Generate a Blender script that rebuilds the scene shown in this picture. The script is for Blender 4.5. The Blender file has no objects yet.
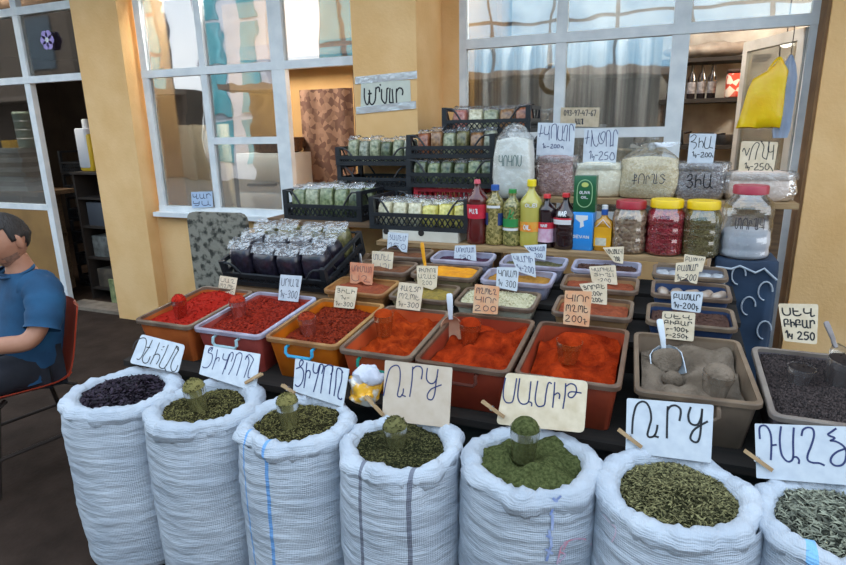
import bpy, bmesh, math, random
from mathutils import Vector, Matrix, noise
random.seed(7)
PI = math.pi
SC = bpy.context.scene
COL = SC.collection

# ------------------------------------------------------------------ camera
FPX, PITCH, YAW, ROLL, EYE = 581.7, .25843, .38663, -.019255, 1.55
_F = Vector((-math.sin(YAW)*math.cos(PITCH), math.cos(YAW)*math.cos(PITCH), -math.sin(PITCH)))
_r = Vector((math.cos(YAW), math.sin(YAW), 0)); _u = _r.cross(_F)
_R = _r*math.cos(ROLL)+_u*math.sin(ROLL); _U = -_r*math.sin(ROLL)+_u*math.cos(ROLL)
EYEP = Vector((0, 0, EYE))
cam = bpy.data.cameras.new('camera'); camo = bpy.data.objects.new('camera', cam); COL.objects.link(camo)
cam.sensor_width = 36; cam.lens = FPX/846*36; cam.clip_start = .05; cam.clip_end = 200
_m = Matrix((_R, _U, -_F)).transposed().to_4x4(); _m.translation = EYEP
camo.matrix_world = _m
SC.camera = camo

# ------------------------------------------------------------------ world, lights, exposure
W = bpy.data.worlds.new('sky'); SC.world = W; W.use_nodes = True
nt = W.node_tree; nt.nodes.clear()
wo = nt.nodes.new('ShaderNodeOutputWorld'); bg = nt.nodes.new('ShaderNodeBackground')
tc = nt.nodes.new('ShaderNodeTexCoord'); sep = nt.nodes.new('ShaderNodeSeparateXYZ'); rp = nt.nodes.new('ShaderNodeValToRGB')
nz = nt.nodes.new('ShaderNodeTexNoise'); nz.inputs['Scale'].default_value = 3; nz.inputs['Detail'].default_value = 5
mixw = nt.nodes.new('ShaderNodeMixRGB'); cr = nt.nodes.new('ShaderNodeValToRGB')
rp.color_ramp.elements[0].position = 0; rp.color_ramp.elements[0].color = (.93, .965, 1, 1)
rp.color_ramp.elements[1].position = .7; rp.color_ramp.elements[1].color = (.55, .76, 1, 1)
cr.color_ramp.elements[0].position = .45; cr.color_ramp.elements[1].position = .62
nt.links.new(tc.outputs['Generated'], sep.inputs[0]); nt.links.new(sep.outputs['Z'], rp.inputs[0])
nt.links.new(tc.outputs['Generated'], nz.inputs['Vector']); nt.links.new(nz.outputs[0], cr.inputs[0])
nt.links.new(cr.outputs[0], mixw.inputs[0]); nt.links.new(rp.outputs[0], mixw.inputs[1]); mixw.inputs[2].default_value = (.97, .985, 1, 1)
nt.links.new(mixw.outputs[0], bg.inputs[0]); bg.inputs[1].default_value = 1.9
nt.links.new(bg.outputs[0], wo.inputs[0])
VS = SC.view_settings
VS.view_transform = 'Standard'; VS.look = 'None'; VS.gamma = 1; VS.use_curve_mapping = False
VS.exposure = .38
def lamp(name, kind, loc, energy, color=(1, 1, 1), size=.1, rot=None):
    l = bpy.data.lights.new(name, kind); l.energy = energy; l.color = color
    if kind == 'AREA': l.size = size
    elif kind == 'SUN': l.angle = size
    else: l.shadow_soft_size = size
    o = bpy.data.objects.new(name, l); o.location = loc; COL.objects.link(o)
    if rot: o.rotation_euler = rot
    return o
sun = lamp('sun', 'SUN', (0, -8, 12), 2.6, (1, .95, .86), .02, (math.radians(38), 0, math.radians(-200)))
lamp('shop_room_fill', 'POINT', (-1.78, 4.62, 2.0), 9, (1, .9, .78), .1)  # added fill light, tucked behind the middle pillar
lamp('shop_window_fill', 'AREA', (-3.3, 3.76, 2.7), 95, (1, .95, .88), .5, (math.radians(50), 0, 0))  # added area light above the frame, brightens the buff panels
lamp('curtain_fill', 'POINT', (-.6, 4.08, 2.68), 70, (1, .96, .9), .05)  # extra light put in to lift the grey curtain
lamp('store_room_fill', 'AREA', (-5.7, 3.74, 2.7), 60, (1, .9, .76), .5, (math.radians(40), 0, 0))  # invented light that brightens the dim store interior
lamp('back_room_fill', 'POINT', (1.3, 4.6, 2.3), 60, (1, .9, .75), .08)  # unseen fill added behind the right wall for the doorway room

# ------------------------------------------------------------------ pixel -> place
def ray(px, py): return _F+_R*((px-423)/FPX)-_U*((py-282.5)/FPX)
def at_y(px, py, Y): d = ray(px, py); return EYEP+d*(Y/d.y)
def at_z(px, py, Z): d = ray(px, py); return EYEP+d*((Z-EYE)/d.z)
def at_plane(px, py, a, n): d = ray(px, py); return EYEP+d*((a-EYEP).dot(n)/d.dot(n))

# ------------------------------------------------------------------ materials
def lin(c):
    c = [x/255 for x in c]
    return tuple([x/12.92 if x <= .04045 else ((x+.055)/1.055)**2.4 for x in c])+(1,)
_mats = {}
def mat(name, c1, c2=None, scale=30, rough=.6, bump=0, bscale=None, coat=0, metal=0, detail=4, lo=.35, hi=.65,
        voronoi=False, island=False, sss=0, spec=.5, stretch=(1, 1, 1), rand=0, bdist=.01):
    """procedural principled material; c1..c2 (sRGB 0-255) mixed by noise / voronoi cells / per-island random"""
    if name in _mats: return _mats[name]
    m = bpy.data.materials.new(name); m.use_nodes = True; n = m.node_tree.nodes; L = m.node_tree.links
    b = n['Principled BSDF']; b.inputs['Roughness'].default_value = rough; b.inputs['Metallic'].default_value = metal
    b.inputs['Coat Weight'].default_value = coat; b.inputs['Coat Roughness'].default_value = .12
    b.inputs['Specular IOR Level'].default_value = spec
    if sss: b.inputs['Subsurface Weight'].default_value = sss; b.inputs['Subsurface Radius'].default_value = (.02, .01, .006)
    b.inputs['Base Color'].default_value = lin(c1)
    tc = n.new('ShaderNodeTexCoord'); mp = n.new('ShaderNodeMapping'); mp.inputs['Scale'].default_value = stretch
    L.new(tc.outputs['Object'], mp.inputs['Vector'])
    if c2:
        r = n.new('ShaderNodeValToRGB'); r.color_ramp.elements[0].color = lin(c1); r.color_ramp.elements[1].color = lin(c2)
        r.color_ramp.elements[0].position = lo; r.color_ramp.elements[1].position = hi
        if island:
            g = n.new('ShaderNodeNewGeometry'); L.new(g.outputs['Random Per Island'], r.inputs[0])
        elif voronoi:
            v = n.new('ShaderNodeTexVoronoi'); v.inputs['Scale'].default_value = scale; L.new(mp.outputs[0], v.inputs['Vector'])
            sx = n.new('ShaderNodeSeparateXYZ'); L.new(v.outputs['Color'], sx.inputs[0]); L.new(sx.outputs[0], r.inputs[0])
        else:
            t = n.new('ShaderNodeTexNoise'); t.inputs['Scale'].default_value = scale; t.inputs['Detail'].default_value = detail
            L.new(mp.outputs[0], t.inputs['Vector']); L.new(t.outputs[0], r.inputs[0])
        L.new(r.outputs[0], b.inputs['Base Color'])
    if bump:
        bn = n.new('ShaderNodeBump'); bn.inputs['Strength'].default_value = bump; bn.inputs['Distance'].default_value = bdist
        if voronoi:
            t = n.new('ShaderNodeTexVoronoi'); t.inputs['Scale'].default_value = bscale or scale; bn.invert = True
        else:
            t = n.new('ShaderNodeTexNoise'); t.inputs['Scale'].default_value = bscale or scale; t.inputs['Detail'].default_value = 5
        L.new(mp.outputs[0], t.inputs['Vector']); L.new(t.outputs[0], bn.inputs['Height']); L.new(bn.outputs[0], b.inputs['Normal'])
    _mats[name] = m
    return m
def clear(name, tint=(1, 1, 1), fac=.12, rough=.05, bump=0, bscale=20, white=0, wcol=(.85, .88, .92), bdist=.01):
    """thin clear film / plastic / glass: see-through mixed with a sharp gloss and, for cloudy film, some white scatter"""
    if name in _mats: return _mats[name]
    m = bpy.data.materials.new(name); m.use_nodes = True; n = m.node_tree.nodes; L = m.node_tree.links; n.clear()
    o = n.new('ShaderNodeOutputMaterial'); t = n.new('ShaderNodeBsdfTransparent'); t.inputs[0].default_value = tint+(1,)
    g = n.new('ShaderNodeBsdfGlossy'); g.inputs['Roughness'].default_value = rough
    fr = n.new('ShaderNodeLayerWeight'); fr.inputs[0].default_value = .35
    mr = n.new('ShaderNodeMapRange'); mr.inputs[3].default_value = fac; mr.inputs[4].default_value = min(1, fac+.55)
    L.new(fr.outputs['Fresnel'], mr.inputs[0])
    mx = n.new('ShaderNodeMixShader'); L.new(mr.outputs[0], mx.inputs[0])
    a = t.outputs[0]
    if white:
        d = n.new('ShaderNodeBsdfDiffuse'); d.inputs[0].default_value = wcol+(1,)
        m2 = n.new('ShaderNodeMixShader'); m2.inputs[0].default_value = white; L.new(a, m2.inputs[1]); L.new(d.outputs[0], m2.inputs[2]); a = m2.outputs[0]
    L.new(a, mx.inputs[1]); L.new(g.outputs[0], mx.inputs[2]); L.new(mx.outputs[0], o.inputs[0])
    if bump:
        tc = n.new('ShaderNodeTexCoord'); z = n.new('ShaderNodeTexNoise'); z.inputs['Scale'].default_value = bscale; z.inputs['Detail'].default_value = 2
        bn = n.new('ShaderNodeBump'); bn.inputs['Strength'].default_value = bump; bn.inputs['Distance'].default_value = bdist
        L.new(tc.outputs['Object'], z.inputs['Vector']); L.new(z.outputs[0], bn.inputs['Height']); L.new(bn.outputs[0], g.inputs['Normal'])
        if not white: pass
    _mats[name] = m
    return m
def emis(name, c, s):
    if name in _mats: return _mats[name]
    m = bpy.data.materials.new(name); m.use_nodes = True; b = m.node_tree.nodes['Principled BSDF']
    b.inputs['Emission Color'].default_value = lin(c); b.inputs['Emission Strength'].default_value = s; b.inputs['Base Color'].default_value = lin(c)
    _mats[name] = m
    return m

# ------------------------------------------------------------------ mesh building
class MB:
    def __init__(s): s.v = []; s.f = []
    def add(s, vs, fs, M=None):
        o = len(s.v)
        s.v += [tuple(M @ Vector(v)) if M else tuple(v) for v in vs]
        s.f += [tuple(i+o for i in f) for f in fs]
        return s
    def box(s, x0, x1, y0, y1, z0, z1, M=None):
        vs = [(x0, y0, z0), (x1, y0, z0), (x1, y1, z0), (x0, y1, z0), (x0, y0, z1), (x1, y0, z1), (x1, y1, z1), (x0, y1, z1)]
        return s.add(vs, [(0, 3, 2, 1), (4, 5, 6, 7), (0, 1, 5, 4), (1, 2, 6, 5), (2, 3, 7, 6), (3, 0, 4, 7)], M)
    def loft(s, loops, cap0=True, cap1=True, M=None, closed=True):
        n = len(loops[0]); vs = [p for l in loops for p in l]; fs = []
        for k in range(len(loops)-1):
            for i in range(n if closed else n-1):
                j = (i+1) % n
                fs.append((k*n+i, k*n+j, (k+1)*n+j, (k+1)*n+i))
        if cap0: fs.append(tuple(range(n-1, -1, -1)))
        if cap1: fs.append(tuple((len(loops)-1)*n+i for i in range(n)))
        return s.add(vs, fs, M)
    def rbox(s, cx, cy, z0, sx, sy, h, r=.01, e=None, M=None, n=4):
        """box with rounded vertical corners and softened top/bottom edges"""
        e = r*.5 if e is None else e
        L = []
        for z, k in ((z0, e), (z0+e*.3, e*.3), (z0+e, 0), (z0+h-e, 0), (z0+h-e*.3, e*.3), (z0+h, e)):
            L.append([(cx+x, cy+y, z) for x, y in rrect(sx-2*k, sy-2*k, max(.0005, r-k), n)])
        return s.loft(L, M=M)
    def lathe(s, prof, n=24, M=None, cap0=True, cap1=True):
        return s.loft([[(r*math.cos(2*PI*i/n), r*math.sin(2*PI*i/n), z) for i in range(n)] for r, z in prof], cap0, cap1, M)
    def tube(s, pts, r, n=8, M=None, cap=True):
        pts = [Vector(p) for p in pts]; L = []; up = None
        for i, p in enumerate(pts):
            d = (pts[min(i+1, len(pts)-1)]-pts[max(i-1, 0)]).normalized()
            if up is None: up = Vector((0, 0, 1)) if abs(d.z) < .9 else Vector((1, 0, 0))
            a = d.cross(up).normalized(); up = a.cross(d).normalized()
            rr = r[i] if isinstance(r, (list, tuple)) else r
            L.append([tuple(p+(a*math.cos(2*PI*k/n)+up*math.sin(2*PI*k/n))*rr) for k in range(n)])
        return s.loft(L, cap, cap, M)
    def ball(s, c, rx, ry=None, rz=None, n=14, m=8, M=None):
        ry = ry or rx; rz = rz or rx
        prof = [(max(.02, math.sin(PI*k/m)), -math.cos(PI*k/m)) for k in range(m+1)]
        return s.loft([[(c[0]+rx*r*math.cos(2*PI*i/n), c[1]+ry*r*math.sin(2*PI*i/n), c[2]+rz*z) for i in range(n)] for r, z in prof], M=M)
    def prism(s, poly, t, M=None):
        """polygon in local XY, front face at z=0, back at z=-t"""
        n = len(poly)
        return s.add([(x, y, 0) for x, y in poly]+[(x, y, -t) for x, y in poly],
                     [tuple(range(n)), tuple(range(2*n-1, n-1, -1))]+[(i, i+n, (i+1) % n+n, (i+1) % n) for i in range(n)], M)
    def build(s, name, m, parent=None, loc=None, smooth=40, rotM=None, base=None):
        me = bpy.data.meshes.new(name); me.from_pydata(s.v, [], s.f); me.update()
        bm = bmesh.new(); bm.from_mesh(me); bmesh.ops.recalc_face_normals(bm, faces=bm.faces[:]); bm.to_mesh(me); bm.free()
        me.materials.append(m)
        if base:   # the first base[1] faces wear a second material
            me.materials.append(base[0])
            for q in range(base[1]): me.polygons[q].material_index = 1
        if smooth:
            me.shade_smooth(); me.set_sharp_from_angle(angle=math.radians(smooth))
        o = bpy.data.objects.new(name, me); COL.objects.link(o)
        if parent: o.parent = parent
        if rotM is not None: o.matrix_local = rotM
        if loc is not None: o.location = loc
        return o
def rrect(w, d, r, n=4):
    P = []
    for cx, cy, a0 in ((w/2-r, d/2-r, 0), (-w/2+r, d/2-r, 90), (-w/2+r, -d/2+r, 180), (w/2-r, -d/2+r, 270)):
        for k in range(n+1):
            a = math.radians(a0+90*k/n); P.append((cx+r*math.cos(a), cy+r*math.sin(a)))
    return P
def smooth_line(P, k=5):
    if len(P) < 3: return [Vector(p) for p in P]
    P = [Vector(p) for p in P]; out = []
    for i in range(len(P)-1):
        p0, p1, p2, p3 = P[max(i-1, 0)], P[i], P[i+1], P[min(i+2, len(P)-1)]
        for t in range(k):
            t /= k
            out.append(.5*((2*p1)+(p2-p0)*t+(2*p0-5*p1+4*p2-p3)*t*t+(3*p1-p0-3*p2+p3)*t**3))
    return out+[P[-1]]
def tag(o, label=None, cat=None, group=None, kind=None):
    if label: o['label'] = label
    if cat: o['category'] = cat
    if group: o['group'] = group
    if kind: o['kind'] = kind
    return o
def thing(name, label, cat, loc=(0, 0, 0), rotz=0, group=None, rot=None):
    o = bpy.data.objects.new(name, None); COL.objects.link(o); o.empty_display_size = .05
    o.location = loc; o.rotation_euler = rot or (0, 0, rotz)
    return tag(o, label, cat, group)
def dup(o, loc=None, rotz=None, label=None, group=None):
    def cp(a, par):
        c = a.copy(); COL.objects.link(c); c.parent = par
        for k in KIDS.get(a.name, a.children): cp(k, c)
        return c
    c = cp(o, None)
    if loc is not None: c.location = loc
    if rotz is not None: c.rotation_euler = (0, 0, rotz)
    return tag(c, label, None, group)
KIDS = {}
def struct(name, mb, m, parent=None, smooth=0):
    o = mb.build(name, m, parent, smooth=smooth)
    if not parent: o['kind'] = 'structure'
    return o
def scatter(mb, n, fn, size, flat=.3, asp=2.2, tri=False):
    """n little flakes; fn(k) -> (point, normal)"""
    for k in range(n):
        p, nn = fn(k)
        a = Vector((random.uniform(-1, 1), random.uniform(-1, 1), random.uniform(-flat, flat))).normalized()
        b = nn.cross(a).normalized(); b = (b+nn*random.uniform(-flat*1.5, flat*1.5)).normalized()
        l = size*random.uniform(.6, 1.3); w = l/asp; c = nn*(l*.18)
        mb.add([p-a*l, p-b*w*.6+c, p+a*l*.9, p+b*w*.6+c*.6], [(0, 1, 2, 3)])
# thickened lettering ribbons
def ribbon(mb, pts, w, z=.0007):
    pts = [Vector((p[0], p[1])) for p in smooth_line([(p[0], p[1], 0) for p in pts])] if len(pts) > 2 else [Vector((p[0], p[1])) for p in pts]
    L = []; R = []
    for i, p in enumerate(pts):
        d = pts[min(i+1, len(pts)-1)]-pts[max(i-1, 0)]
        if d.length < 1e-9: d = Vector((1, 0))
        d.normalize(); q = Vector((-d.y, d.x))*w*.5
        e = d*w*.3*(-1 if i == 0 else 1 if i == len(pts)-1 else 0)
        L.append((p.x+q.x+e.x, p.y+q.y+e.y, z)); R.append((p.x-q.x+e.x, p.y-q.y+e.y, z))
    n = len(L)
    mb.add(L+R, [(i, i+1, n+i+1, n+i) for i in range(n-1)])
# ================================================================== THE SETTING
plaster = mat('yellow_plaster', (224, 178, 118), (234, 192, 136), 3.5, .85, bump=.25, bscale=60, detail=8)
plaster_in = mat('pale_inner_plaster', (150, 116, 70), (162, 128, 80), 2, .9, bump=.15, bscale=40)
white_frame = mat('white_frame_paint', (232, 235, 236), (214, 219, 222), 9, .4)
concrete = mat('dark_floor', (42, 32, 26), (56, 44, 37), 6, .85, spec=.12, bump=.3, bscale=40, detail=8)
pavement = mat('street_paving', (96, 93, 90), (82, 80, 78), 2, .85)
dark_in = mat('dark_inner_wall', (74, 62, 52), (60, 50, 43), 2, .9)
ceil_m = mat('ceiling_boards', (104, 84, 62), (84, 68, 52), 5, .8, stretch=(1, 12, 1))
glass = clear('shop_glass', (.9, .93, .93), .32, .015, bump=.05, bscale=2.2, bdist=.05)
PZ, TOPZ = 2.95, 2.95
struct('floor', MB().box(-14, 8, -.35, 9, -.1, 0), concrete)
struct('floor_street', MB().box(-40, 30, -30, -.35, -.12, -.02), pavement)
struct('ceiling_awning', MB().box(-9, 5, 2.85, 3.49, 3.0, 3.06), ceil_m)
struct('ceiling_shop', MB().box(-12, 4, 3.49, 8.2, 2.75, 2.85), mat('brown_ceiling', (98, 76, 56), (80, 62, 46), 5, .85, stretch=(1, 10, 1)))
struct('wall_upper', MB().box(-12, 5, 3.49, 4.0, 2.85, 5.2), plaster)
# pillars and walls
struct('pillar_left', MB().box(-4.29, -3.818, 3.49, 3.95, 0, 2.85), plaster)
struct('pillar_middle', MB().box(-1.874, -1.435, 3.49, 4.1, 0, 2.85), plaster)
struct('wall_strip', MB().box(-1.435, -1.315, 3.95, 4.1, 0, 2.85), plaster)
struct('wall_far_front', MB().box(-14, -7.6, 3.49, 3.75, 0, 2.85), plaster)
struct('wall_left', MB().box(-3.818, -1.874, 3.6, 3.75, 0, .945), plaster)
struct('wall_under_window', MB().box(-1.315, .03, 3.95, 4.08, 0, .95), plaster)
struct('wall_right', MB().box(.742, 4.5, 3.76, 4.1, 0, 2.85), plaster)
struct('trim_door_jamb', MB().box(.727, .742, 3.78, 4.0, 0, 2.85), mat('brown_jamb', (150, 114, 76), (128, 96, 64), 8, .7))
# interiors
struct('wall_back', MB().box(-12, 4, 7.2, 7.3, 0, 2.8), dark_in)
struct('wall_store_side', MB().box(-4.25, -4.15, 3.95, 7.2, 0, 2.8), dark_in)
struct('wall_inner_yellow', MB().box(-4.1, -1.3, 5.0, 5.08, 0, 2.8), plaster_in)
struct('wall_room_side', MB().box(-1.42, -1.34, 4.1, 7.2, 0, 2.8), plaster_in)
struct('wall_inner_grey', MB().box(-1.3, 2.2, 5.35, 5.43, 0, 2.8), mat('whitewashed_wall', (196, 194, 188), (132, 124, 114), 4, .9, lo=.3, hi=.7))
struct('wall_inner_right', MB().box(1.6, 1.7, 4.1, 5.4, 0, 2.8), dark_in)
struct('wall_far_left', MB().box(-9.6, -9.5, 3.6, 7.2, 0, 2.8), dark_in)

def frame_bar(mb, x0, x1, y, z0, z1, d=.05, b=0):
    """bar of a frame; b shears the top sideways a little (frames here are not quite true)"""
    vs = [(x0, y, z0), (x1, y, z0), (x1, y+d, z0), (x0, y+d, z0), (x0+b, y, z1), (x1+b, y, z1), (x1+b, y+d, z1), (x0+b, y+d, z1)]
    mb.add(vs, [(0, 3, 2, 1), (4, 5, 6, 7), (0, 1, 5, 4), (1, 2, 6, 5), (2, 3, 7, 6), (3, 0, 4, 7)])
def window(name, bars, panes, y, d=.05, gm=None):
    root = bpy.data.objects.new(name, None); COL.objects.link(root); root['kind'] = 'structure'
    root.location = (bars[0][0], y, bars[0][2])
    off = Vector(root.location)
    for k, b in enumerate(bars):
        mb = MB(); frame_bar(mb, b[0]-off.x, b[1]-off.x, b[4]-off.y if len(b) > 4 else 0, b[2]-off.z, b[3]-off.z, d)
        mb.build('window_frame' if k < 4 else 'mullion', white_frame, root, smooth=0)
    for p in panes:
        MB().box(p[0]-off.x, p[1]-off.x, .022, .027, p[2]-off.z, p[3]-off.z).build('glass_pane', gm or glass, root, smooth=0)
    return root
# left shop window: frame of four, transom, two uprights, short rail; the lower right light stands open
Y1 = 3.6
window('window_1', [(-3.775, -3.715, .945, 2.85), (-1.93, -1.874, 1.0, 2.85), (-3.775, -1.874, 2.80, 2.85, Y1-.004), (-3.775, -2.45, .935, .985, Y1-.006),
                    (-3.775, -1.874, 1.965, 2.02, Y1-.005), (-3.205, -3.15, .985, 2.85), (-2.575, -2.465, .95, 2.85, Y1-.003), (-3.15, -2.575, 1.465, 1.515, Y1-.002)],
       [(-3.715, -3.205, .985, 1.965), (-3.715, -3.205, 2.02, 2.8), (-3.15, -2.575, 2.02, 2.8), (-2.465, -1.93, 2.02, 2.8), (-3.15, -2.575, 1.515, 1.965), (-3.15, -2.575, .985, 1.465)], Y1)
struct('trim_sill', MB().box(-3.78, -1.874, 3.53, 3.6, .905, .94), white_frame)
# right shop window and the lights over the door
Y2 = 3.95
window('window_2', [(-1.315, -1.265, .95, 2.85), (-.0, .095, .95, 2.85), (-1.315, .727, 2.8, 2.85, Y2-.004), (-1.315, 0, .95, 1.0, Y2-.004),
                    (-1.265, .727, 2.055, 2.115, Y2-.006), (-.675, -.61, 1.0, 2.85, Y2-.002), (-.61, 0, 1.475, 1.535, Y2-.004), (-1.265, -.675, 1.475, 1.535, Y2-.004), (.69, .727, 2.115, 2.85, Y2-.002)],
       [(-1.265, -.675, 2.115, 2.8), (-.61, 0, 2.115, 2.8), (.095, .69, 2.115, 2.8), (-1.265, -.675, 1.535, 2.055), (-.61, 0, 1.535, 2.055), (-1.265, -.675, 1.0, 1.475), (-.61, 0, 1.0, 1.475)], Y2)
# store front left of the left pillar
window('window_3', [(-5.115, -5.045, 0, 2.85), (-7.6, -7.54, .9, 2.85), (-7.6, -4.29, 2.52, 2.58, Y1-.004), (-7.6, -5.1, .9, .95, Y1-.004), (-7.6, -4.29, 1.985, 2.04, Y1-.006), (-6.1, -6.05, .95, 2.5)],
       [(-7.54, -6.1, 2.04, 2.52), (-6.05, -5.115, 2.04, 2.52), (-5.045, -4.29, 2.04, 2.52), (-7.54, -6.1, .95, 1.985), (-6.05, -5.115, .95, 1.985)], Y1, gm=clear('dull_glass', (.85, .87, .86), .07, .03))
struct('wall_low_store', MB().box(-7.6, -5.115, 3.6, 3.7, 0, .9), mat('ochre_low_wall', (150, 112, 62), (132, 98, 54), 4, .85))
struct('trim_threshold', MB().box(-5.045, -4.29, 3.55, 3.75, 0, .03), mat('worn_threshold', (128, 116, 102), (104, 92, 80), 12, .8))
# open door leaf of the right shop
dleaf = bpy.data.objects.new('door_1', None); COL.objects.link(dleaf); dleaf['kind'] = 'structure'
dleaf.location = (.695, 3.985, 0); dleaf.rotation_euler = (0, 0, math.radians(114))
for nm, b in (('door_stile', (.0, .06, .05, 2.05)), ('door_stile', (.55, .6, .05, 2.05)), ('door_rail', (.06, .55, 1.99, 2.05)), ('door_rail', (.06, .55, .05, .3))):
    MB().box(b[0], b[1], -.02, .02, b[2], b[3]).build(nm, mat('door_white', (188, 184, 176), (168, 163, 154), 8, .45), dleaf, smooth=0)
MB().box(.06, .55, -.004, .004, .3, 1.99).build('glass_pane', clear('door_glass', (.8, .82, .8), .10, .03), dleaf, smooth=0)
hd = MB().tube([(.575, .02, 1.02), (.575, .06, 1.02), (.575, .065, 1.14), (.575, .02, 1.14)], .008)
hd.build('door_handle', mat('steel', (170, 170, 172), None, metal=1, rough=.3), dleaf)
struct('door_frame', MB().box(.69, .727, 3.95, 4.0, 0, 2.06), white_frame)

# across the street: what the panes mirror
def far_building(name, label, x0, x1, y, z0, z1, wall, pane, nx, nz, colw, base=0):
    t = thing(name, label, 'building', ((x0+x1)/2, y, 0))
    cx = (x0+x1)/2
    MB().box(x0-cx, x1-cx, -.5, 0, base, z1).build('wall', wall, t, smooth=0)
    w = (x1-x0)/nx
    for i in range(nx):
        for k in range(nz):
            h = (z1-z0)/nz
            MB().box(x0-cx+i*w+colw, x0-cx+(i+1)*w-colw, 0, .06, z0+k*h+.06, z0+(k+1)*h-.06).build('window', pane, t, smooth=0)
    return t
teal = mat('teal_panes', (70, 150, 166), (96, 176, 188), .8, .15)
skyp = mat('pale_blue_panes', (150, 196, 226), (170, 210, 236), .5, .15)  # sky's reflection put into the pane colour as pale blue
cream_w = mat('white_cladding', (212, 214, 222), (198, 200, 210), 1, .7)
slate = mat('slate_mullions', (70, 84, 96), None)
far_building('teal_glass_block', 'white block with tall teal windows mirrored in the left shop window', -18.7, -16.6, -9.5, 3.0, 8, slate, teal, 3, 4, .06)
far_building('teal_glass_tower', 'narrow teal glass tower mirrored beside the middle pillar', -10.2, -7.4, -9.5, 2.6, 8.5, slate, teal, 3, 4, .06)
far_building('white_clad_block', 'white block with two teal bays mirrored in the middle lights of the left window', -14.9, -12.1, -9.5, .5, 8.2, cream_w, teal, 2, 5, .3)
far_building('brown_stone_block', 'plain brown block mirrored dimly in the far left store glass', -48, -21, -9.6, 4, 8, mat('brown_stone', (92, 78, 66), (80, 68, 58), 1), slate, 8, 2, .9)
far_building('blue_curtain_wall', 'pale blue glazed building with dark mullions mirrored in the right shop window', -7, 6, -10.5, 3.1, 9, slate, skyp, 7, 4, .06)
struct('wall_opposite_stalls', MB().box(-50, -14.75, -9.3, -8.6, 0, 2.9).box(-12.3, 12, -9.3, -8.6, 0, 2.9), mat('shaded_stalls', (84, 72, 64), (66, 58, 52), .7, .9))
struct('ceiling_opposite_awning', MB().box(-50, -14.75, -8.6, -7.2, 2.75, 2.9).box(-12.3, 12, -8.6, -7.2, 2.75, 2.9), mat('brown_awning', (104, 90, 80), None))
# ================================================================== DISPLAY STAND
wood = mat('worn_wood', (120, 92, 64), (92, 70, 50), 8, .75, bump=.3, bscale=30, stretch=(1, 8, 8))
wood_l = mat('pale_plank', (168, 138, 98), (138, 110, 76), 8, .7, bump=.3, bscale=30, stretch=(1, 8, 8))
dark_wood = mat('darkened_wood', (40, 33, 28), (28, 24, 21), 8, .85, stretch=(1, 8, 8))  # tone lowered to carry the shade under and between the bins
dark_cloth = mat('dark_green_cloth', (34, 42, 38), (24, 28, 28), 12, .9)
TILT = .09; TA = math.atan(TILT)
stand = thing('display_stand', 'stepped wooden stall stand carrying the spice bins and the bottle shelf', 'display stand', (-.6, 1.66, 0))
def slab(name, m, x0, x1, y0, y1, z0, t, slope=TILT, parent=stand, ox=-.6, oy=1.66):
    a, b, c, d = x0-ox, x1-ox, y0-oy, y1-oy; z1 = z0+slope*(y1-y0)
    vs = [(a, c, z0-t), (b, c, z0-t), (b, d, z1-t), (a, d, z1-t), (a, c, z0), (b, c, z0), (b, d, z1), (a, d, z1)]
    return MB().add(vs, [(0, 3, 2, 1), (4, 5, 6, 7), (0, 1, 5, 4), (1, 2, 6, 5), (2, 3, 7, 6), (3, 0, 4, 7)]).build(name, m, parent, smooth=0)
BASE1 = .622
slab('tier_board', dark_wood, -2.06, .72, 1.66, 2.125, BASE1, .025)
ROWS = {2: (2.145, .866, .2), 3: (2.35, .914, .18), 4: (2.535, .947, .16)}
SH = .082
for r in (2, 3, 4):
    y, z, d = ROWS[r]
    slab('tier_board', dark_wood, -1.37, .32, y-.012, y+d+.008, z-SH-.001, .02)
slab('shelf_plank', wood_l, -1.36, .215, 2.7, 3.0, .985, .022, 0)
slab('shelf_plank', wood_l, -.88, .575, 2.985, 3.34, 1.2, .025, 0)
slab('front_panel', dark_cloth, -2.04, .70, 1.70, 1.715, .59, .58, 0)
for x in (-2.0, -1.1, -.2, .66):
    for y in (1.73, 2.08):
        MB().box(x-.02+.6, x+.02+.6, y-.02-1.66, y+.02-1.66, 0, .59).build('leg', wood, stand, smooth=0)
for x in (-1.34, -.5, .19):
    MB().box(x-.02+.6, x+.02+.6, 2.94-1.66, 2.98-1.66, 0, .963).build('leg', wood, stand, smooth=0)
for x in (-.86, .555):
    MB().box(x-.02+.6, x+.02+.6, 3.3-1.66, 3.34-1.66, 0, 1.175).build('leg', wood, stand, smooth=0)
for y, z in ((2.14, .75), (2.345, .80), (2.53, .83)):
    slab('riser', mat('dark_riser', (52, 44, 38), (40, 34, 30), 9, .85), -1.37, .32, y, y+.012, z, z-.02, 0)
# bench under the crates at the left
bench = thing('wooden_bench', 'plain wooden bench under the stacked crates before the middle pillar', 'bench', (-1.75, 3.15, 0))
MB().box(-.42, .42, -.28, .32, 1.02, 1.05).build('bench_top', wood, bench, smooth=0)
for x in (-.38, .38):
    for y in (-.24, .28):
        MB().box(x-.025, x+.025, y-.025, y+.025, 0, 1.02).build('leg', wood, bench, smooth=0)
rack = thing('crate_rack', 'low sloping trestle under the crate of purple herb bags', 'rack', (-1.68, 2.42, 0))
vs = [(-.32, -.2, .80), (.32, -.2, .80), (.32, .22, .93), (-.32, .22, .93)]
MB().add(vs+[(a, b, c-.03) for a, b, c in vs], [(0, 1, 2, 3), (7, 6, 5, 4), (0, 4, 5, 1), (1, 5, 6, 2), (2, 6, 7, 3), (3, 7, 4, 0)]).build('rack_board', wood, rack, smooth=0)
for x in (-.28, .28):
    MB().box(x-.02, x+.02, -.19, -.15, 0, .79).build('leg', wood, rack, smooth=0)
    MB().box(x-.02, x+.02, .15, .19, 0, .885).build('leg', wood, rack, smooth=0)

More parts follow.
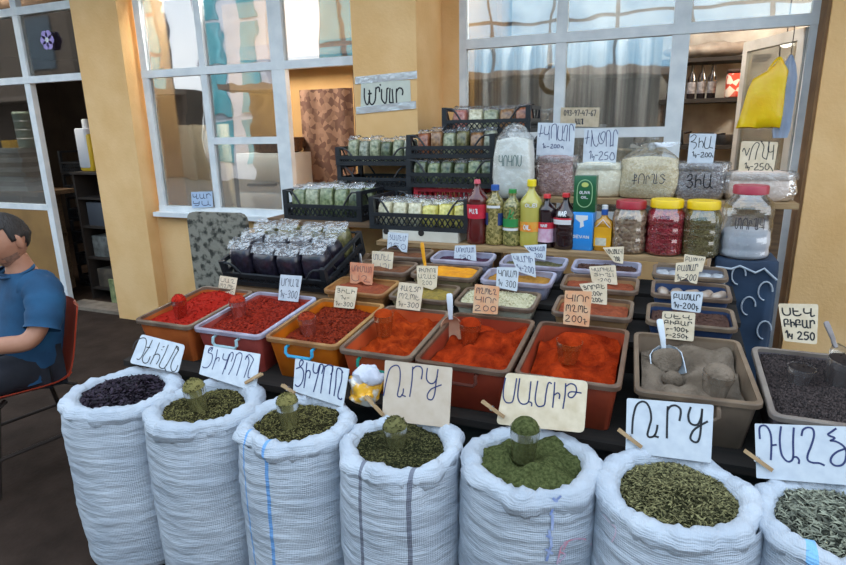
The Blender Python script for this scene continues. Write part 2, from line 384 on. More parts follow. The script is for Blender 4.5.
# ================================================================== WRITING
GL = {
 'Ս': ['0 1 0 .3 .15 .02 .4 .02 .55 .3 .55 1'], 'Ե': ['0 1 0 .25 .15 0 .4 0 .55 .2', '0 .6 .35 .6'],
 'Վ': ['0 1 0 .5 .2 .35 .5 .5', '.5 1 .5 0 .75 .1'], 'Բ': ['0 0 0 .8 .15 1 .4 1 .5 .8 .4 .6', '0 .35 .6 .35'],
 'Ի': ['0 1 0 0', '0 .5 .2 .65 .4 .55 .42 .25'], 'Պ': ['0 0 0 .8 .15 1 .28 .8 .28 .4', '.28 .8 .42 1 .58 .8 .6 0'],
 'Ա': ['0 1 0 .3 .15 .02 .4 .05 .5 .3 .5 1', '.5 .3 .55 .1 .72 -.02'], 'Ր': ['0 0 0 1', '0 .75 .2 1 .45 .95 .5 .6'],
 'Խ': ['0 1 0 .2 .2 0 .35 .3 .35 1', '.35 .7 .55 1 .7 .7 .7 0'], 'Կ': ['0 1 0 .5 .3 .4 .55 .5', '.55 1 .55 0'],
 'Ն': ['0 .9 .25 1 .3 .6 .25 .15 .45 0 .65 .1', '.5 1 .5 .1'], 'Ո': ['0 0 0 .65 .15 .95 .35 1 .55 .7 .55 0'],
 'Մ': ['0 1 0 .3 .15 .02 .4 .05 .5 .3 .5 .9 .65 1 .75 .8'], 'Տ': ['0 1 0 .6 .25 .5 .5 .65', '.5 1 .45 .2 .3 0 .1 .1'],
 'Թ': ['0 0 0 1', '0 .8 .2 1 .45 .8 .4 .45 .2 .45 .25 .65 .65 .6'], 'Ղ': ['0 .7 .1 1 .35 .95 .35 .5 .2 .15 .35 0 .7 0'],
 'Ց': ['.5 1 .2 .9 .1 .7 .35 .6 .5 .35 .3 .05 0 .1'], 'Զ': ['.1 .8 .3 1 .5 .8 .3 .5 .1 .3 .3 0 .6 .1'], 'Լ': ['0 1 0 .1 .2 0 .55 .05'],
 'Հ': ['.05 1 .3 .9 .1 .6 .4 .5 .5 .2 .2 0'], '1': ['0 .75 .2 1 .2 0'], 'Չ': ['0 .8 .15 1 .35 .95 .3 .6 .05 .55 .3 .5 .45 .25 .25 0 0 .1'], 'Ք': ['.25 1 .25 -.1', '.25 .9 .5 .8 .3 .55', '.05 .3 .5 .3'], 'Ւ': ['0 0 .0 .7 .2 .8 .3 .5'], 'Ջ': ['.45 .8 .25 1 .05 .8 .3 .6 .45 .3 .25 0 0 .1', '.3 .55 .6 .4'], 'Շ': ['0 .9 .2 1 .3 .7 .1 .5 .35 .4 .45 .1 .2 0 .1 .2'], '2': ['0 .8 .2 1 .4 .8 .3 .45 0 0 .5 0'],
 '3': ['0 .9 .25 1 .4 .75 .15 .55 .42 .3 .25 0 0 .1'], '5': ['.45 1 .1 1 .05 .6 .35 .6 .45 .3 .25 0 0 .08'], '0': ['.2 1 .02 .7 .05 .2 .25 0 .42 .3 .4 .8 .2 1'],
 '7': ['0 1 .45 1 .2 0'], '9': ['.4 .8 .2 1 .02 .75 .2 .5 .4 .7 .4 .8 .3 0'], '4': ['.1 1 0 .4 .45 .4', '.35 .7 .35 0'], '8': ['.2 .5 .02 .75 .2 1 .38 .75 .02 .25 .2 0 .4 .25 .2 .5'], '6': ['.35 1 .05 .5 .1 .05 .35 .05 .4 .35 .1 .4'],
 '-': ['0 .45 .3 .45'], 'կ': ['0 .6 0 .3 .2 .25', '.3 .6 .2 -.1'], 'գ': ['.3 .55 .05 .5 .05 .2 .3 .25', '.3 .6 .3 -.2 .1 -.25'], 'դ': ['0 .5 .15 .6 .15 .1 .2 -.2', '.15 .2 .4 .25'], 'ր': ['0 .5 0 0', '0 .4 .2 .55 .3 .4'],
 'A': ['0 0 .25 1 .5 0', '.1 .4 .4 .4'], 'C': ['.5 .85 .25 1 .02 .6 .05 .2 .3 0 .5 .15'], 'O': ['.25 1 .02 .6 .1 .1 .35 .02 .5 .4 .45 .85 .25 1'], 'L': ['0 1 0 0 .45 0'], 'I': ['0 1 0 0'], 'V': ['0 1 .25 0 .5 1'], 'E': ['.45 1 0 1 0 0 .45 0', '0 .5 .35 .5'], 'R': ['0 0 0 1 .35 1 .4 .6 0 .5 .45 0'], 'S': ['.45 .9 .2 1 .05 .75 .4 .4 .3 0 0 .1'], 'K': ['0 1 0 0', '.45 1 0 .45 .45 0'], 'M': ['0 0 0 1 .25 .4 .5 1 .5 0'], 'P': ['0 0 0 1 .35 1 .4 .6 0 .5'], 'T': ['0 1 .5 1', '.25 1 .25 0'], 'N': ['0 0 0 1 .45 0 .45 1'], 'G': ['.5 .85 .25 1 .02 .6 .05 .2 .3 0 .5 .15 .5 .45 .3 .45'], 'D': ['0 0 0 1 .3 .95 .48 .5 .3 .05 0 0'],
}
def text_strokes(s):
    """list of polylines in a box of width w, height 1"""
    x = 0; out = []
    for ch in s:
        if ch == ' ': x += .4; continue
        g = GL.get(ch, ['0 0 0 1']); mw = 0
        for st in g:
            v = [float(q) for q in st.split()]; P = [(v[i]+x, v[i+1]) for i in range(0, len(v), 2)]
            out.append(P); mw = max(mw, max(p[0] for p in P)-x)
        x += mw+.22
    return out, max(.1, x-.22)
def text_on(mb, s, cx, cy, w, h, lw, z=.0007, fit=True):
    st, tw = text_strokes(s); sx = w/tw
    for P in st: ribbon(mb, [(cx-w/2+p[0]*sx, cy-h/2+p[1]*h) for p in P], lw, z)
ink_blue = mat('blue_marker', (38, 48, 96), None, rough=.5); ink_black = mat('black_marker', (26, 26, 32), None, rough=.5)
ink_grey = mat('dark_pencil', (52, 54, 66), None, rough=.6)
card_white = mat('white_card', (198, 205, 212), (184, 192, 202), 30, .7); card_cream = mat('cream_card', (220, 204, 178), (202, 184, 154), 22, .75)
card_stain = mat('spice_stained_card', (214, 142, 96), (206, 180, 146), 18, .8, lo=.3, hi=.7); card_beige = mat('cardboard_card', (198, 182, 164), (188, 170, 150), 20, .8)
card_salmon = mat('salmon_card', (196, 116, 84), (206, 150, 116), 24, .8)

def card(name, label, cat, px, anchor, n, m, ink, traces=None, zoom=(0, 0, 1), lines=None, lw=.004, r=.008, t=.0025, group=None, notch=None, extra=None):
    """a card in the plane (anchor, n): corners TL TR BR BL given as photo points; writing traced or set in lines"""
    n = n.normalized(); Q = [at_plane(x, y, anchor, n) for x, y in px]
    ex = (Q[2]-Q[3]).normalized(); ey = n.cross(ex).normalized()
    if ey.z < 0: ey = -ey
    o = (Q[2]+Q[3])/2
    Mx = Matrix((ex, ey, ex.cross(ey))).transposed().to_4x4(); Mx.translation = o
    if Mx.to_3x3().col[2].dot(EYEP-o) < 0: Mx = Matrix((-ex, ey, (-ex).cross(ey))).transposed().to_4x4(); Mx.translation = o
    inv = Mx.inverted()
    L = [inv @ q for q in Q]; P2 = [Vector((q.x, q.y)) for q in L]
    poly = []
    for i in range(4):
        p = P2[i]; a = (P2[i-1]-p); b = (P2[(i+1) % 4]-p)
        ri = min(r, a.length*.4, b.length*.4)
        p0 = p+a.normalized()*ri; p1 = p+b.normalized()*ri
        for k in range(5):
            s = k/4; poly.append(((1-s)**2*p0+2*s*(1-s)*p+s*s*p1))
        if i == 2 and notch:
            q0, q1 = P2[2], P2[3]
            for s, d in notch: poly.append(q0.lerp(q1, s)+Vector((0, d)))
    o_ = MB().prism([tuple(p) for p in poly], t).build(name, m, smooth=0, rotM=Mx)
    tag(o_, label, cat, group)
    mb = MB()
    if traces:
        for tr in traces:
            v = [float(q) for q in tr.split()]
            pts = [inv @ at_plane(zoom[0]+v[i]/zoom[2], zoom[1]+v[i+1]/zoom[2], anchor, n) for i in range(0, len(v), 2)]
            ribbon(mb, [(p.x, p.y) for p in pts], lw)
    if lines:
        TL, TR, BR, BL = P2; k = len(lines); W_ = (TR-TL).length; H_ = (TL-BL).length
        for i, s in enumerate(lines):
            f = s[1] if isinstance(s, tuple) else 1; s = s[0] if isinstance(s, tuple) else s
            cy = (i+.5)/k
            st, tw = text_strokes(s); wid = .82*f
            for P in st:
                pts = []
                for p in P:
                    u = .5+(p[0]/tw-.5)*wid; v = cy+(.5-p[1])*.62/k
                    v = .06+v*.9
                    pts.append(TL.lerp(TR, u).lerp(BL.lerp(BR, u), v))
                ribbon(mb, [tuple(p) for p in pts], lw)
    if mb.v: mb.build('lettering', ink, o_, smooth=0)
    return o_
peg_wood = mat('peg_wood', (176, 146, 108), (152, 122, 86), 20, .7)
def peg(label, px0, px1, anchor, n, off=.004):
    """clothes-peg from tail (photo point 0) to jaws (photo point 1) lying on the card plane"""
    a = at_plane(px0[0], px0[1], anchor, n); b = at_plane(px1[0], px1[1], anchor, n); n = n.normalized()
    d = (b-a); ln = d.length; ex = d.normalized(); ey = n.cross(ex)
    Mx = Matrix((ex, ey, n)).transposed().to_4x4(); Mx.translation = a+n*off
    t = thing('clothes_peg', label, 'clothes peg'); t.matrix_world = Mx
    for s in (-1, 1):
        w = .0035
        P = [(0, -.004, .006*s+.005), (ln*.45, -.004, .0035*s+.005), (ln, -.004, .0022*s+.005)]
        loops = [[(x, -.005, z-w*.5), (x, .005, z-w*.5), (x, .005, z+w*.5), (x, -.005, z+w*.5)] for x, y, z in P]
        MB().loft(loops).build('peg_leg', peg_wood, t, smooth=0)
    MB().tube([(ln*.45, -.008, .005), (ln*.45, .008, .005)], .0045, 10).build('spring', mat('steel', (170, 170, 172), None, metal=1, rough=.3), t)
    return t
# ================================================================== SACKS
def sack_mat(name, stripes=(), warm=0):
    m = mat(name, (190-warm, 197-warm, 206-warm), (166-warm, 175-warm, 187-warm), 5, .62, detail=8)
    n = m.node_tree.nodes; L = m.node_tree.links; b = n['Principled BSDF']
    tc = n.new('ShaderNodeTexCoord'); base = b.inputs['Base Color'].links[0].from_socket
    sx = n.new('ShaderNodeSeparateXYZ'); L.new(tc.outputs['Object'], sx.inputs[0])
    def mth(op, a, v=None):
        q = n.new('ShaderNodeMath'); q.operation = op
        if hasattr(a, 'name'): L.new(a, q.inputs[0])
        else: q.inputs[0].default_value = a
        if v is not None:
            if hasattr(v, 'name'): L.new(v, q.inputs[1])
            else: q.inputs[1].default_value = v
        return q.outputs[0]
    # woven tape: fine horizontal and vertical ribs, horizontal crinkles
    w1 = n.new('ShaderNodeTexWave'); w1.bands_direction = 'Z'; w1.inputs['Scale'].default_value = 52; w1.inputs['Distortion'].default_value = 1.6; w1.inputs['Detail'].default_value = 2
    L.new(tc.outputs['Object'], w1.inputs['Vector'])
    w2 = n.new('ShaderNodeTexWave'); w2.bands_direction = 'X'; w2.inputs['Scale'].default_value = 70; w2.inputs['Distortion'].default_value = .6
    L.new(tc.outputs['Object'], w2.inputs['Vector'])
    nz = n.new('ShaderNodeTexNoise'); nz.inputs['Scale'].default_value = 9; nz.inputs['Detail'].default_value = 6
    mp = n.new('ShaderNodeMapping'); mp.inputs['Scale'].default_value = (1, 1, 4.5); L.new(tc.outputs['Object'], mp.inputs['Vector']); L.new(mp.outputs[0], nz.inputs['Vector'])
    h = mth('ADD', mth('MULTIPLY', w1.outputs['Fac'], .15), mth('ADD', mth('MULTIPLY', w2.outputs['Fac'], .10), mth('MULTIPLY', nz.outputs[0], 4.2)))
    bp = n.new('ShaderNodeBump'); bp.inputs['Strength'].default_value = .42; bp.inputs['Distance'].default_value = .012
    L.new(h, bp.inputs['Height']); L.new(bp.outputs[0], b.inputs['Normal'])
    for x, w, c in stripes:
        f = mth('LESS_THAN', mth('ABSOLUTE', mth('SUBTRACT', sx.outputs[0], x)), w)
        g = mth('MULTIPLY', f, mth('LESS_THAN', sx.outputs[1], 0)); g = mth('MULTIPLY', g, .85)
        mx = n.new('ShaderNodeMixRGB'); L.new(g, mx.inputs[0]); L.new(base, mx.inputs[1]); mx.inputs[2].default_value = lin(c); base = mx.outputs[0]
    L.new(base, b.inputs['Base Color'])
    return m
def sack_r(a, z, zr, r, seed):
    k = abs(math.cos(a))**2.6+abs(math.sin(a))**2.6
    q = r*(.95+.05*k**(-1/2.6)/1.0)
    t = z/zr
    prof = .80+.20*min(1, (t/.07)**.5) if t < .07 else 1.0+.035*math.sin(PI*t)-.03*max(0, (t-.85)/.15)
    v = q*prof
    v += .009*noise.noise(Vector((math.cos(a)*1.6+seed, math.sin(a)*1.6, z*5)))
    v += .010*math.exp(-(zr-z)/.16)*noise.noise(Vector((a*3.5+seed, seed, z*1.5)))
    v += .0035*noise.noise(Vector((math.cos(a)*2+seed, math.sin(a)*2, z*38)))
    v += .006*math.exp(-(zr-z)/.07)*noise.noise(Vector((math.cos(a)*7+seed, math.sin(a)*7, z*4)))*1.6
    return v
def make_sack(label, cx, cy, r, zr, m, seed, lean=0, tilt=.0, inner=.70):
    t = thing('woven_sack', label, 'sack', (cx, cy, 0), 0, None)
    N, K = 88, 40; L = []
    for k in range(K+1):
        z = zr*(k/K)**.92*.965
        L.append([(sack_r(2*PI*i/N, z, zr, r, seed)*math.cos(2*PI*i/N)+lean*(z/zr-1)*.5, sack_r(2*PI*i/N, z, zr, r, seed)*math.sin(2*PI*i/N), z) for i in range(N)])
    MB().loft(L, True, False).build('sack_body', m, t, smooth=60)
    # rolled-down mouth: a thick wrinkled roll
    M_ = 14; ri = r*inner; L = []
    for k in range(M_):
        b = 2*PI*k/M_; row = []
        for i in range(N):
            a = 2*PI*i/N; w = noise.noise(Vector((math.cos(a)*2.2+seed*3, math.sin(a)*2.2, 1)))
            fine = noise.noise(Vector((math.cos(a)*8+seed, math.sin(a)*8, b*.5)))*.009+noise.noise(Vector((math.cos(a)*17+seed, math.sin(a)*17, b)))*.005
            th = (r*1.02-ri)*.5*(1+.34*w); rc = (r*1.02+ri)*.5+.010*w
            rr = rc+(th+fine)*math.cos(b); zz = zr-.031+.010*noise.noise(Vector((math.cos(a)*1.6, math.sin(a)*1.6, seed)))*1.7+(.030*(1+.25*w)+fine)*math.sin(b)*1.05+tilt*math.sin(a)*r
            row.append((rr*math.cos(a), rr*math.sin(a), zz))
        L.append(row)
    L.append(L[0])
    MB().loft(L, False, False).build('rolled_rim', m, t, smooth=60)
    # stitched side seam gathers under the roll
    return t
def heap_z(x, y, R, z0, mound, lump, ls, seed):
    d = math.hypot(x, y)/R
    return z0+mound*(1-d*d)+lump*noise.noise(Vector((x*ls+seed, y*ls, seed)))+lump*.4*noise.noise(Vector((x*ls*2.7, y*ls*2.7+seed, 3)))
def herb_heap(name, label, cx, cy, R, z0, mound, m, nflake, size, asp, seed, lump=.012, ls=14, flat=.35, group=None, cat='herbs'):
    N, K = 40, 14; L = []; vs = []
    for k in range(K, 0, -1):
        d = (k/K)
        L.append([(R*d*math.cos(2*PI*i/N), R*d*math.sin(2*PI*i/N), heap_z(R*d*math.cos(2*PI*i/N), R*d*math.sin(2*PI*i/N), R, 0, mound, lump, ls, seed)) for i in range(N)])
    L.insert(0, [(p[0], p[1], -.06) for p in L[0]])
    mb = MB().loft(L, True, True); nb = len(mb.f)
    def fn(k):
        a = random.uniform(0, 2*PI); d = math.sqrt(random.random())*R*.985; x, y = d*math.cos(a), d*math.sin(a)
        return Vector((x, y, heap_z(x, y, R, 0, mound, lump, ls, seed)+random.uniform(0, size*.4))), Vector((random.uniform(-.4, .4), random.uniform(-.4, .4), 1)).normalized()
    scatter(mb, nflake, fn, size, flat, asp)
    o = mb.build(name, m, None, (cx, cy, z0), smooth=0, base=(BASEM.get(m.name, m), nb)); tag(o, label, cat, group, 'stuff')
    return o
SACKS = [  # x, y, r, rim height
 (-1.752, 1.395, .198, .662), (-1.384, 1.40, .188, .668), (-1.026, 1.42, .187, .662), (-.655, 1.41, .183, .658), (-.276, 1.455, .195, .662), (.102, 1.435, .198, .660), (.462, 1.44, .195, .655)]
SL = ['white woven sack of dark purple leaves, leftmost in the front row', 'plain white woven sack of green herb, second from the left in the front row',
 'white woven sack with two blue stripes, third from the left', 'white woven sack with two grey stripes, before the cardboard sign',
 'white woven sack with smeared blue and red print, holding fine green powder', 'white woven sack of coarse green thyme with faint pink print', 'white woven sack of grey dried mint leaves, cut by the right edge']
blue_st = (86, 150, 214); grey_st = (92, 96, 112)
SM = [sack_mat('woven_sack_a'), sack_mat('woven_sack_b', warm=4), sack_mat('woven_sack_blue', ((-.078, .004, blue_st), (.012, .006, blue_st))), sack_mat('woven_sack_grey', ((-.047, .0055, grey_st), (.095, .006, grey_st))),
      sack_mat('woven_sack_e', warm=6), sack_mat('woven_sack_f', warm=0), sack_mat('woven_sack_mint', ((-.095, .011, (110, 178, 226)),))]
SO = []
for i, (x, y, r, z) in enumerate(SACKS):
    SO.append(make_sack(SL[i], x, y, r, z, SM[i], i*3.7+1))
BASEM = {}
herb = {
 'purple': mat('purple_basil_leaves', (17, 12, 19), (58, 46, 60), island=True, rough=.7, spec=.25, lo=0, hi=1),
 'savory': mat('savory_leaves', (50, 48, 27), (134, 126, 78), island=True, rough=.85, spec=.1, lo=0, hi=1),
 'thyme_d': mat('dark_thyme_leaves', (38, 38, 23), (110, 107, 68), island=True, rough=.85, spec=.1, lo=0, hi=1),
 'dill': mat('dill_powder', (58, 64, 36), (92, 98, 60), 120, .95, bump=.8, bscale=220, spec=.05),
 'thyme': mat('coarse_thyme_leaves', (40, 40, 24), (146, 140, 98), island=True, rough=.8, spec=.15, lo=0, hi=1),
 'mint': mat('mint_leaves', (66, 68, 60), (168, 170, 150), island=True, rough=.75, spec=.2, lo=0, hi=1)}
for k_, c_ in (('purple_basil_leaves', (26, 20, 28)), ('savory_leaves', (44, 40, 22)), ('dark_thyme_leaves', (40, 42, 24)), ('coarse_thyme_leaves', (44, 44, 24)), ('mint_leaves', (62, 64, 56))):
    BASEM[k_] = mat(k_+'_bed', c_, tuple(x*.6 for x in c_), 90, .95, spec=.1)
HS = [('purple_basil', 'heap of crinkled dark purple basil leaves in the leftmost sack', 'purple', 1300, .013, 1.5, .03, .010),
 ('savory_herb', 'heap of olive green crumbled herb in the second sack from the left', 'savory', 2400, .006, 2.2, .012, .012),
 ('savory_herb', 'heap of olive green crumbled herb in the blue-striped sack', 'savory', 2400, .006, 2.2, .008, .014),
 ('crumbled_thyme', 'dark green crumbled herb in the grey-striped sack', 'thyme_d', 2600, .006, 2.6, .012, .014),
 ('dill_powder', 'fine mossy green powder heaped in the sack before the bright cream sign', 'dill', 400, .0025, 1.4, .010, .030),
 ('coarse_thyme', 'coarse speckled green thyme in the sack with faint pink print', 'thyme', 3600, .0075, 2.2, .03, .008),
 ('dried_mint', 'long grey-green dried mint leaves in the right edge sack', 'mint', 1500, .015, 3.2, .03, .012)]
for i, (nm, lb, k, nf, sz, asp, mound, lump) in enumerate(HS):
    x, y, r, z = SACKS[i]
    herb_heap(nm, lb, x, y, r*.735, z-.024, mound, herb[k], nf, sz, asp, i*2.1, lump, 14)
# faint prints on two sacks
def on_sack(i, traces, w, m, nm):
    x, y, r, z = SACKS[i]; mb = MB()
    for tr in traces:
        v = [float(q) for q in tr.split()]; P = []
        for k in range(0, len(v), 2):
            d = ray(v[k], v[k+1]); o = EYEP-Vector((x, y, 0)); rr = r*1.0
            A = d.x**2+d.y**2; B = 2*(o.x*d.x+o.y*d.y); Cc = o.x**2+o.y**2-rr*rr; D = B*B-4*A*Cc
            if D < 0: continue
            q = o+d*((-B-math.sqrt(D))/(2*A)); a = math.atan2(q.y, q.x)
            R = sack_r(a, q.z, z, r, i*3.7+1)+.0025; P.append(Vector((R*math.cos(a), R*math.sin(a), q.z)))
        P = smooth_line(P, 4); n = len(P); Lf = []; Rt = []
        for k, p in enumerate(P):
            dd = (P[min(k+1, n-1)]-P[max(k-1, 0)]).normalized(); nn = Vector((p.x, p.y, 0)).normalized(); s = nn.cross(dd).normalized()*w*.5
            Lf.append(p+s); Rt.append(p-s)
        mb.add(Lf+Rt, [(k, k+1, n+k+1, n+k) for k in range(n-1)])
    return mb.build(nm, m, SO[i], smooth=0)
pb = mat('faded_blue_print', (112, 134, 188), (170, 182, 214), 40, .7); pr_ = mat('faded_red_print', (206, 130, 144), (196, 180, 204), 40, .7)
on_sack(4, ['562 497 558 502 554 508', '556 504 551 516', '553 515 552 530', '549 530 551 545', '546 535 552 537', '550 545 546 560', '545 548 552 552', '554 500 560 506'], .007, pb, 'blue_print')
on_sack(4, ['556 562 560 545 565 542', '558 550 564 553 558 560', '562 541 572 537 582 537 588 543', '566 540 562 548'], .0045, pr_, 'red_print')
on_sack(5, ['602 512 606 520 610 524 614 528 615 534 612 542'], .004, mat('faint_pink_print', (214, 176, 192), (206, 196, 212), 40, .7), 'pink_print')

# signs on the sacks -------------------------------------------------
def back_of(i, dz=.03, dy=.72):
    x, y, r, z = SACKS[i]; return Vector((x, y+r*dy, z+dz))
nS = Vector((-.05, -1, .42)); nS1 = Vector((.15, -1, .55))
S = []
S.append(card('price_sign', 'white rounded card with dark lettering, standing behind the purple leaves', 'sign', [(141.4, 334), (185, 345), (178, 373), (129.5, 363)], back_of(0), Vector((.05, -1, .6)), card_white, ink_black,
 ['90 210 110 150 150 110 200 90 235 100 242 150 225 220 195 290 170 325 150 335 135 325', '310 115 270 200 205 300 200 350 225 375 255 365 275 330 285 300', '245 195 285 200', '390 145 345 260 285 385', '325 290 350 275 380 275 395 300 380 345 355 385', '430 190 436 193', '415 222 421 226', '442 186 445 190', '490 170 450 270 395 380 390 415 420 435 450 425 470 390', '450 430 462 460', '580 180 605 235', '470 400 545 260 575 200 590 185 605 200 600 235 545 330 520 400 525 450 545 470 575 455 600 400'], (125, 330, 11.3), lw=.0038, r=.014))
S.append(card('price_sign', 'white card with slanting blue lettering over the plain second sack', 'sign', [(205.2, 344.8), (260.3, 354), (255.5, 392), (199, 374)], back_of(1), Vector((.05, -1, .6)), card_white, ink_blue,
 ['205 85 165 115 150 140 175 150 195 165 195 215 175 270 140 310 100 312 88 300', '150 130 160 100 185 85 200 95 185 130', '255 110 235 210 195 330', '225 235 255 200 275 205 270 240', '325 155 315 205 335 225 370 220 390 180', '390 160 345 290 310 385', '340 330 400 160 430 145 430 190 410 240', '380 390 430 290 470 160', '470 170 500 145 530 160 525 220 470 400', '555 425 610 250 590 180 570 220', '580 200 615 165 660 215 650 250 610 340 600 420 620 425'], (195, 340, 11.3), lw=.0036, r=.003))
S.append(card('price_sign', 'white card with blue lettering over the blue-striped sack', 'sign', [(295.3, 358.2), (349.2, 369), (343, 407), (293, 391)], back_of(2), nS, card_white, ink_blue,
 ['60 175 95 160 120 130 125 105 105 95 90 125 95 155 120 180 130 230 115 300 85 340 60 338 50 325', '160 120 150 220 132 355', '145 230 165 195 188 200 190 235 180 265', '225 130 218 185 230 215 260 212 280 165', '285 150 250 290 222 392', '262 200 280 145 305 135 315 165 300 220', '330 150 310 270 290 405', '330 160 365 140 400 155 402 195 385 230', '405 150 385 290 372 412', '415 430 430 330 440 200 460 170 490 195 498 215', '490 200 485 290 455 400 455 450 480 465 488 455'], (290, 350, 9.415), lw=.0046, r=.003))
S.append(card('price_sign', 'brown cardboard sign with three blue letters, standing in the grey-striped sack', 'sign', [(385, 360), (452.3, 367.6), (449, 428), (382, 420)], back_of(3), nS, card_beige, ink_blue,
 ['65 305 85 200 110 110 145 80 175 82 190 120 188 200 175 270 170 305 190 315 210 290 215 255', '200 300 230 312', '285 90 278 200 262 312', '282 110 310 85 345 90 358 120 350 180', '395 100 388 160 395 195 420 215 450 205 470 160', '475 110 460 210 450 290 430 335 400 330 395 300 420 260 460 240 500 225'], (375, 355, 7.53), lw=.0042, r=.006))
S.append(card('price_sign', 'cream cardboard sign with five dark letters over the fine green powder', 'sign', [(506, 372.4), (588, 381), (584, 433), (496, 424)], back_of(4), nS, card_cream, ink_blue,
 ['125 65 110 150 108 215 125 255 150 265 180 255 195 200 215 70', '240 70 228 150 225 220 245 265 280 275 310 255 320 190 330 95', '310 255 335 265 335 290', '385 90 370 180 365 250 385 290 415 292 440 275 450 200 465 120 480 100 495 110', '522 100 515 200 505 300', '520 200 545 185 562 200 558 230', '610 110 605 200 588 310', '608 135 650 110 690 130 695 180 665 220 635 215 632 190 660 175 735 185'], (490, 370, 8.057), lw=.0042, r=.016))
S.append(card('price_sign', 'large white sign with three dark letters above the coarse speckled thyme', 'sign', [(626.8, 398), (713.8, 405), (711, 463), (625.5, 452)], back_of(5), nS, card_white, ink_black,
 ['98 310 105 190 130 90 170 55 210 62 240 110 252 190 235 260 222 320 240 340 275 330 295 290 302 245', '275 330 308 340', '385 95 380 220 378 345', '385 120 410 90 450 85 485 110 490 150 480 205', '570 100 552 160 560 215 590 240 630 235 655 180 663 115', '663 115 655 230 645 330 625 378 590 375 568 345 590 290 640 250 705 215'], (620, 395, 8.07), lw=.0056, r=.006))
S.append(card('price_sign', 'white sign with blue lettering behind the grey mint leaves', 'sign', [(754.7, 423.5), (858, 427), (858, 486), (756.5, 478)], back_of(6), nS, card_white, ink_blue,
 ['112 190 108 110 130 85 165 92 195 140 205 220 200 360', '205 245 243 240', '282 95 272 200 285 310 320 365 355 375 380 340 380 220 385 105', '380 340 410 340 428 365 425 390', '448 165 460 120 500 100 540 115 548 170 525 250 498 320 500 365 540 385 590 388 630 405', '725 110 690 135 662 155 680 170 715 185 682 207', '682 207 730 215 785 250 810 300 800 370 770 405 720 408 685 380 690 340 730 300 790 275 840 262'], (746, 415, 8.07), lw=.0048, r=.003))
SO_n = {1: Vector((.05, -1, .6))}
peg('wooden peg at the lower right corner of the slanting blue sign', (263.5, 374), (246.5, 383.5), back_of(1), Vector((.05, -1, .6)))
peg('wooden peg at the left of the brown cardboard sign', (367, 396), (384.5, 415), back_of(3), nS)
peg('wooden peg at the lower left of the cream five-letter sign', (483, 401), (505, 417), back_of(4), nS)
peg('wooden peg at the lower left of the large white three-letter sign', (618.5, 429), (642, 447), back_of(5), nS)
peg('wooden peg at the left of the mint sign', (744, 450), (772, 470), back_of(6), nS)
peg('dark wooden peg at the left of the blue-striped sack sign', (284, 385), (296, 393), back_of(2), nS)

# ================================================================== CUPS
cupglass = clear('clear_cup', (.95, .96, .96), .06, .08, white=.05)
spice = {}
def smat(k, *a, **q): spice[k] = mat('spice_'+k, *a, **q); return spice[k]
smat('paprika', (170, 56, 20), (120, 33, 11), 18, .95, bump=.9, bscale=90, detail=9, spec=.04)
smat('paprika_red', (156, 44, 20), (110, 27, 13), 18, .95, bump=.9, bscale=90, detail=9, spec=.04)
smat('paprika_orange', (180, 68, 24), (128, 40, 14), 18, .95, bump=.9, bscale=90, detail=9, spec=.04)
smat('chili', (78, 12, 8), (172, 48, 26), island=True, rough=.7, spec=.15, lo=0, hi=1)
smat('chili_red', (112, 12, 8), (186, 40, 24), island=True, rough=.75, spec=.1, lo=0, hi=1)
smat('chili_dark', (62, 12, 6), (156, 52, 22), island=True, rough=.7, spec=.15, lo=0, hi=1)
smat('grey_pepper', (128, 114, 100), (98, 86, 74), 14, .95, bump=.8, bscale=100, detail=8, spec=.05)
smat('peppercorn', (20, 16, 17), (78, 66, 64), island=True, rough=.6, spec=.2, lo=0, hi=1)
smat('turmeric', (224, 150, 16), (206, 130, 12), 30, .95, bump=.5, bscale=120)
smat('sumac', (70, 24, 54), (48, 18, 40), 60, .9, bump=.6, bscale=120)
smat('flakes', (150, 142, 100), (222, 214, 184), island=True, rough=.8, lo=0, hi=1)
smat('olive_spice', (150, 126, 50), (122, 104, 44), 60, .9, bump=.6, bscale=120)
smat('ochre_spice', (176, 124, 40), (150, 104, 36), 50, .9, bump=.6, bscale=120)
smat('brown_spice', (120, 70, 36), (96, 54, 30), 50, .9, bump=.6, bscale=120)
smat('rust_spice', (150, 70, 34), (126, 54, 26), 50, .9, bump=.6, bscale=120)
smat('clove', (58, 36, 30), (92, 58, 44), island=True, rough=.7, lo=0, hi=1)
smat('greenish', (110, 104, 66), (84, 80, 50), island=True, rough=.8, lo=0, hi=1)
def dusty(k, c): return clear('dusted_cup_'+k, (.95, .96, .96), .06, .12, white=.55, wcol=lin(c)[:3])
